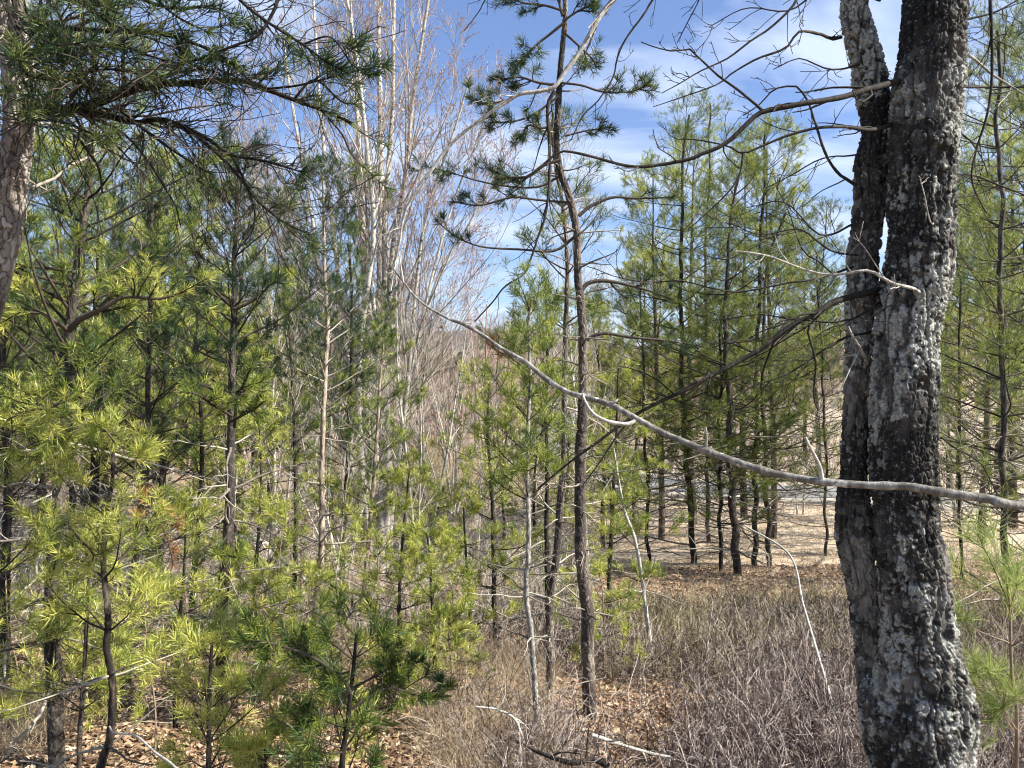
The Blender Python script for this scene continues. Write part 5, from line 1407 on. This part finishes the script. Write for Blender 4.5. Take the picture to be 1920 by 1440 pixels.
tag(obj("pine_wood", far_pines(), M_farneedle), "scattered mass of far evergreens on the hillside", "woods", kind="stuff")

# ------------------------------------------------------------------ brush, briars, grass, leaves
def brush(N, region, H, twl, seed, mat, name, label, w=0.0018, lean=0.45, n2=5, n3=2, mask=None):
    rng = np.random.default_rng(seed)
    px = rng.uniform(region[0], region[1], N * 2)
    D = region[2] * (region[3] / region[2]) ** rng.random(N * 2)
    x = (px - 960) / F * D
    if mask is not None:
        k = mask(px, D, rng)
        px, D, x = px[k], D[k], x[k]
    px, D, x = px[:N], D[:N], x[:N]
    z = ground(x, D)
    n = len(x)
    s = np.stack([x, D, z - 0.02], -1)
    d = np.tile([0, 0, 1.0], (n, 1)) + rng.normal(0, lean, (n, 3))
    d[:, 2] = np.abs(d[:, 2])
    Hh = rng.uniform(*H, n)
    P = grow(rng, s, d, Hh, 7, 0.22, -0.02)
    sc = np.clip(D / 6, 0.9, 3)[:, None]
    R = w * 1.7 * sc * (1 - 0.5 * np.linspace(0, 1, 7)[None])
    tb = Tubes(); tb.add(P, R, 3)
    P1, R1 = spawn(rng, P, R, n2, 0.2, 1.0, (0.4, 1.4), twl, 5, 0.28, 0.0, 0.7, 0.6, rmin=w * 0.5)
    tb.add(P1, R1, 3)
    if n3:
        P2, R2 = spawn(rng, P1, R1, n3, 0.2, 1.0, (0.3, 1.0), (twl[0] * 0.4, twl[1] * 0.5), 4, 0.3, 0.0, 0.8, 0.7, rmin=w * 0.4)
        tb.add(P2, R2, 3)
    return tag(obj(name, tb.mesh(name, seed, False), mat), label, "brush", kind="stuff")

def m_near(px, D, rng):
    # thick to the right of the middle pines, thinning to the left
    edge = 820 + 60 * np.sin(D * 2)
    gap = fbm(np.stack([(px - 960) / F * D * 1.3, D * 1.3, 0 * D], -1), 3)
    return (rng.random(len(px)) < np.clip((px - edge) / 260, 0.02, 1) * np.clip((gap - 0.36) / 0.14, 0.08, 1))
brush(6400, (780, 2000, 3.3, 10.5), (0.2, 0.7), (0.08, 0.30), 601, M_brush, "brush_thicket", "dense grey-brown leafless brush filling the lower right", mask=m_near)
def m_briar(px, D, rng):
    return rng.random(len(px)) < np.clip((px - 1080) / 200, 0.1, 1) * np.clip((D - 6) / 3, 0, 1)
brush(2000, (1020, 2000, 6.0, 11.0), (0.2, 0.50), (0.12, 0.40), 602, M_briar, "briar_tangle", "tangle of yellow-green briar stems behind the grey brush", w=0.0018, lean=0.5, mask=m_briar)
def m_mid(px, D, rng):
    return rng.random(len(px)) < 0.8
brush(2200, (-50, 1100, 8.0, 26.0), (0.4, 1.2), (0.15, 0.6), 603, M_under, "underbrush", "thin leafless underbrush on the forest floor left of centre", w=0.0020, lean=0.35, mask=m_mid)
brush(1800, (1050, 2000, 36.0, 62.0), (0.8, 2.0), (0.3, 1.0), 604, M_brush, "roadside_brush", "leafless brush along the far side of the road", w=0.0022, lean=0.3, mask=lambda px, D, rng: D > 41 - (px - 1050) * 0.010)
brush(1500, (600, 1120, 24.0, 60.0), (0.9, 2.2), (0.3, 1.0), 605, M_briar, "hollow_brush", "olive brush filling the hollow below the reddish hill", w=0.0022, lean=0.3)

def leaves(N, region, seed):
    rng = np.random.default_rng(seed)
    px = rng.uniform(region[0], region[1], N)
    D = region[2] + (region[3] - region[2]) * rng.random(N) ** 1.4
    x = (px - 960) / F * D
    z = ground(x, D)
    q = np.stack([x, D, 0 * x], -1)
    near = np.clip(1 - (D - 10) / 20, 0, 1)
    z = z + (fbm(q * 4.0, 3) - 0.5) * 0.07 * near + rng.uniform(0.0, 0.025, N)
    c = np.stack([x, D, z], -1)
    nr = norm(np.stack([rng.normal(0, 0.45, N), rng.normal(0, 0.45, N), np.ones(N)], -1))
    t = perp(rng, nr); b = np.cross(nr, t)
    s = (rng.uniform(0.014, 0.036, N) * np.clip(D / 8, 1, 1.6))[:, None]
    curl = rng.uniform(-0.5, 0.9, N)[:, None]
    v = [c - t * s, c - b * s * 0.55 + nr * s * curl * 0.6, c + t * s * 1.1, c + b * s * 0.5 + nr * s * curl * 0.6, c + nr * s * 0.05]
    vv = np.stack(v, 1).reshape(-1, 3)
    k = np.arange(N) * 5
    fs = np.concatenate([np.stack([k, k + 1, k + 4], -1), np.stack([k + 1, k + 2, k + 4], -1), np.stack([k + 2, k + 3, k + 4], -1), np.stack([k + 3, k, k + 4], -1)])
    var = np.tile(np.clip(rng.beta(2, 2, N), 0, 1), 4)
    return make_mesh("leaf_litter", vv, [fs], {"var": var}, False)
tag(obj("leaf_litter", leaves(130000, (-80, 2000, 3.0, 15.0), 610), M_litter), "carpet of fallen orange-brown leaves on the forest floor", "leaf litter", kind="stuff")

def drygrass(N, region, seed, h, w, mask):
    rng = np.random.default_rng(seed)
    px = rng.uniform(region[0], region[1], N)
    D = region[2] + (region[3] - region[2]) * rng.random(N) ** 1.3
    x = (px - 960) / F * D
    q = np.stack([x, D, 0 * x], -1)
    k = (fbm(q * 0.8, 3) > mask)
    px, D, x = px[k], D[k], x[k]; n = len(x)
    z = ground(x, D)
    P = grow(rng, np.stack([x, D, z], -1), np.tile([0, 0, 1.0], (n, 1)) + rng.normal(0, 0.5, (n, 3)), rng.uniform(*h, n), 4, 0.25, -0.15)
    wd = (w * np.clip(D / 6, 1, 5))[:, None] * np.array([1, 0.9, 0.6, 0.15])[None]
    s = perp(rng, norm(P[:, -1] - P[:, 0]))[:, None, :] * wd[..., None] * 0.5
    V = np.stack([P - s, P + s], 2).reshape(-1, 3)
    b = (np.arange(n) * 8)[:, None] + np.arange(3)[None] * 2
    f = np.stack([b, b + 1, b + 3, b + 2], -1).reshape(-1, 4)
    return make_mesh("dry_grass", V, [f], {"var": np.repeat(rng.random(n), 3)}, False)
tag(obj("dry_grass", drygrass(60000, (-80, 1050, 3.2, 13.0), 611, (0.12, 0.45), 0.0028, 0.46), M_grass), "wispy straw-coloured dry grass under the left-hand pines", "grass", kind="stuff")
tag(obj("clearing_grass", drygrass(80000, (1000, 2000, 11.5, 33.0), 612, (0.04, 0.14), 0.003, 0.30), M_grass), "short tan winter grass in the clearing before the road", "grass", kind="stuff")

# ------------------------------------------------------------------ fallen wood
def fallen(label, pts, w0, w1, mat, twigs=5, name="fallen_branch", lift=0.02):
    rng = np.random.default_rng(len(label))
    P = pxpath(pts, 4)
    for q in P:
        q[2] = max(q[2], float(ground(np.array([q[0]]), np.array([q[1]]))[0]) + lift)
    P = resample(P, 40)
    loc = P[0].copy()
    R = 0.5 * np.linspace(w0, w1, 40) / F * P[:, 1] * (1 + 0.2 * (fbm(P * 40, 2) - 0.5))
    tb = Tubes(); tb.add(P, R, 8)
    if twigs:
        C, CR = spawn(rng, P[None], R[None], twigs, 0.1, 1.0, (0.4, 1.1), (0.08, 0.3), 6, 0.15, 0.03, 0.5, 0.5, rmin=0.0015)
        tb.add(C, CR, 4)
    o = obj(name, shift(tb.mesh(name), loc), mat, loc=tuple(loc))
    return tag(o, label, "branch")
fallen("dark curved fallen branch lying along the bottom edge", [(970, 1390, 3.9), (1010, 1410, 3.8), (1070, 1430, 3.7), (1110, 1424, 3.7), (1140, 1436, 3.65)], 6, 12, M_darkbark, 3)
fallen("whitish fallen stick in the brush near the bottom edge", [(1110, 1378, 4.0), (1170, 1398, 4.0), (1220, 1412, 4.0), (1260, 1420, 4.0)], 8, 5, M_branch, 4)
fallen("pale forked twig arching over the brush below the central pines", [(893, 1325, 4.2), (930, 1330, 4.2), (962, 1345, 4.2), (975, 1370, 4.2), (985, 1400, 4.2)], 3, 6, M_branch, 6, lift=0.1)
fallen("long thin pale leaning stem in the brush left of the oak foot", [(1395, 985, 6.5), (1480, 1040, 6.2), (1505, 1130, 5.8), (1530, 1215, 5.4), (1555, 1300, 5.0), (1567, 1350, 4.8)], 3, 6, M_branch, 5, name="leaning_stem")
fallen("pale dead twig curving over the bottom left corner", [(205, 1362, 3.3), (215, 1374, 3.2), (255, 1380, 3.1), (290, 1410, 3.0), (330, 1440, 2.9), (380, 1500, 2.8)], 3, 5, M_branch, 2, name="dead_twig", lift=0.0)
fallen("leaning pale dead trunk fallen through the left undergrowth", [(430, 1000, 9.0), (500, 1020, 9.2), (540, 1060, 9.4), (600, 1110, 9.6)], 10, 5, M_branch, 6, name="fallen_tree")

# ------------------------------------------------------------------ haze: one box of thin pale air round the scene
hz = np.array([[x, y, z] for x in (-4200, 4200) for y in (-60, 3600) for z in (-60, 300)], dtype=float)
hf = np.array([[0, 1, 3, 2], [4, 6, 7, 5], [0, 4, 5, 1], [2, 3, 7, 6], [0, 2, 6, 4], [1, 5, 7, 3]])
mh, nt, o = new_mat("thin haze")
pv = nt.nodes.new("ShaderNodeVolumePrincipled")
pv.inputs["Color"].default_value = (0.80, 0.88, 1.0, 1)
pv.inputs["Density"].default_value = 0.00009
pv.inputs["Anisotropy"].default_value = 0.2
nt.links.new(pv.outputs[0], o.inputs["Volume"])
tag(obj("haze", make_mesh("haze", hz, [hf]), mh), kind="stuff")
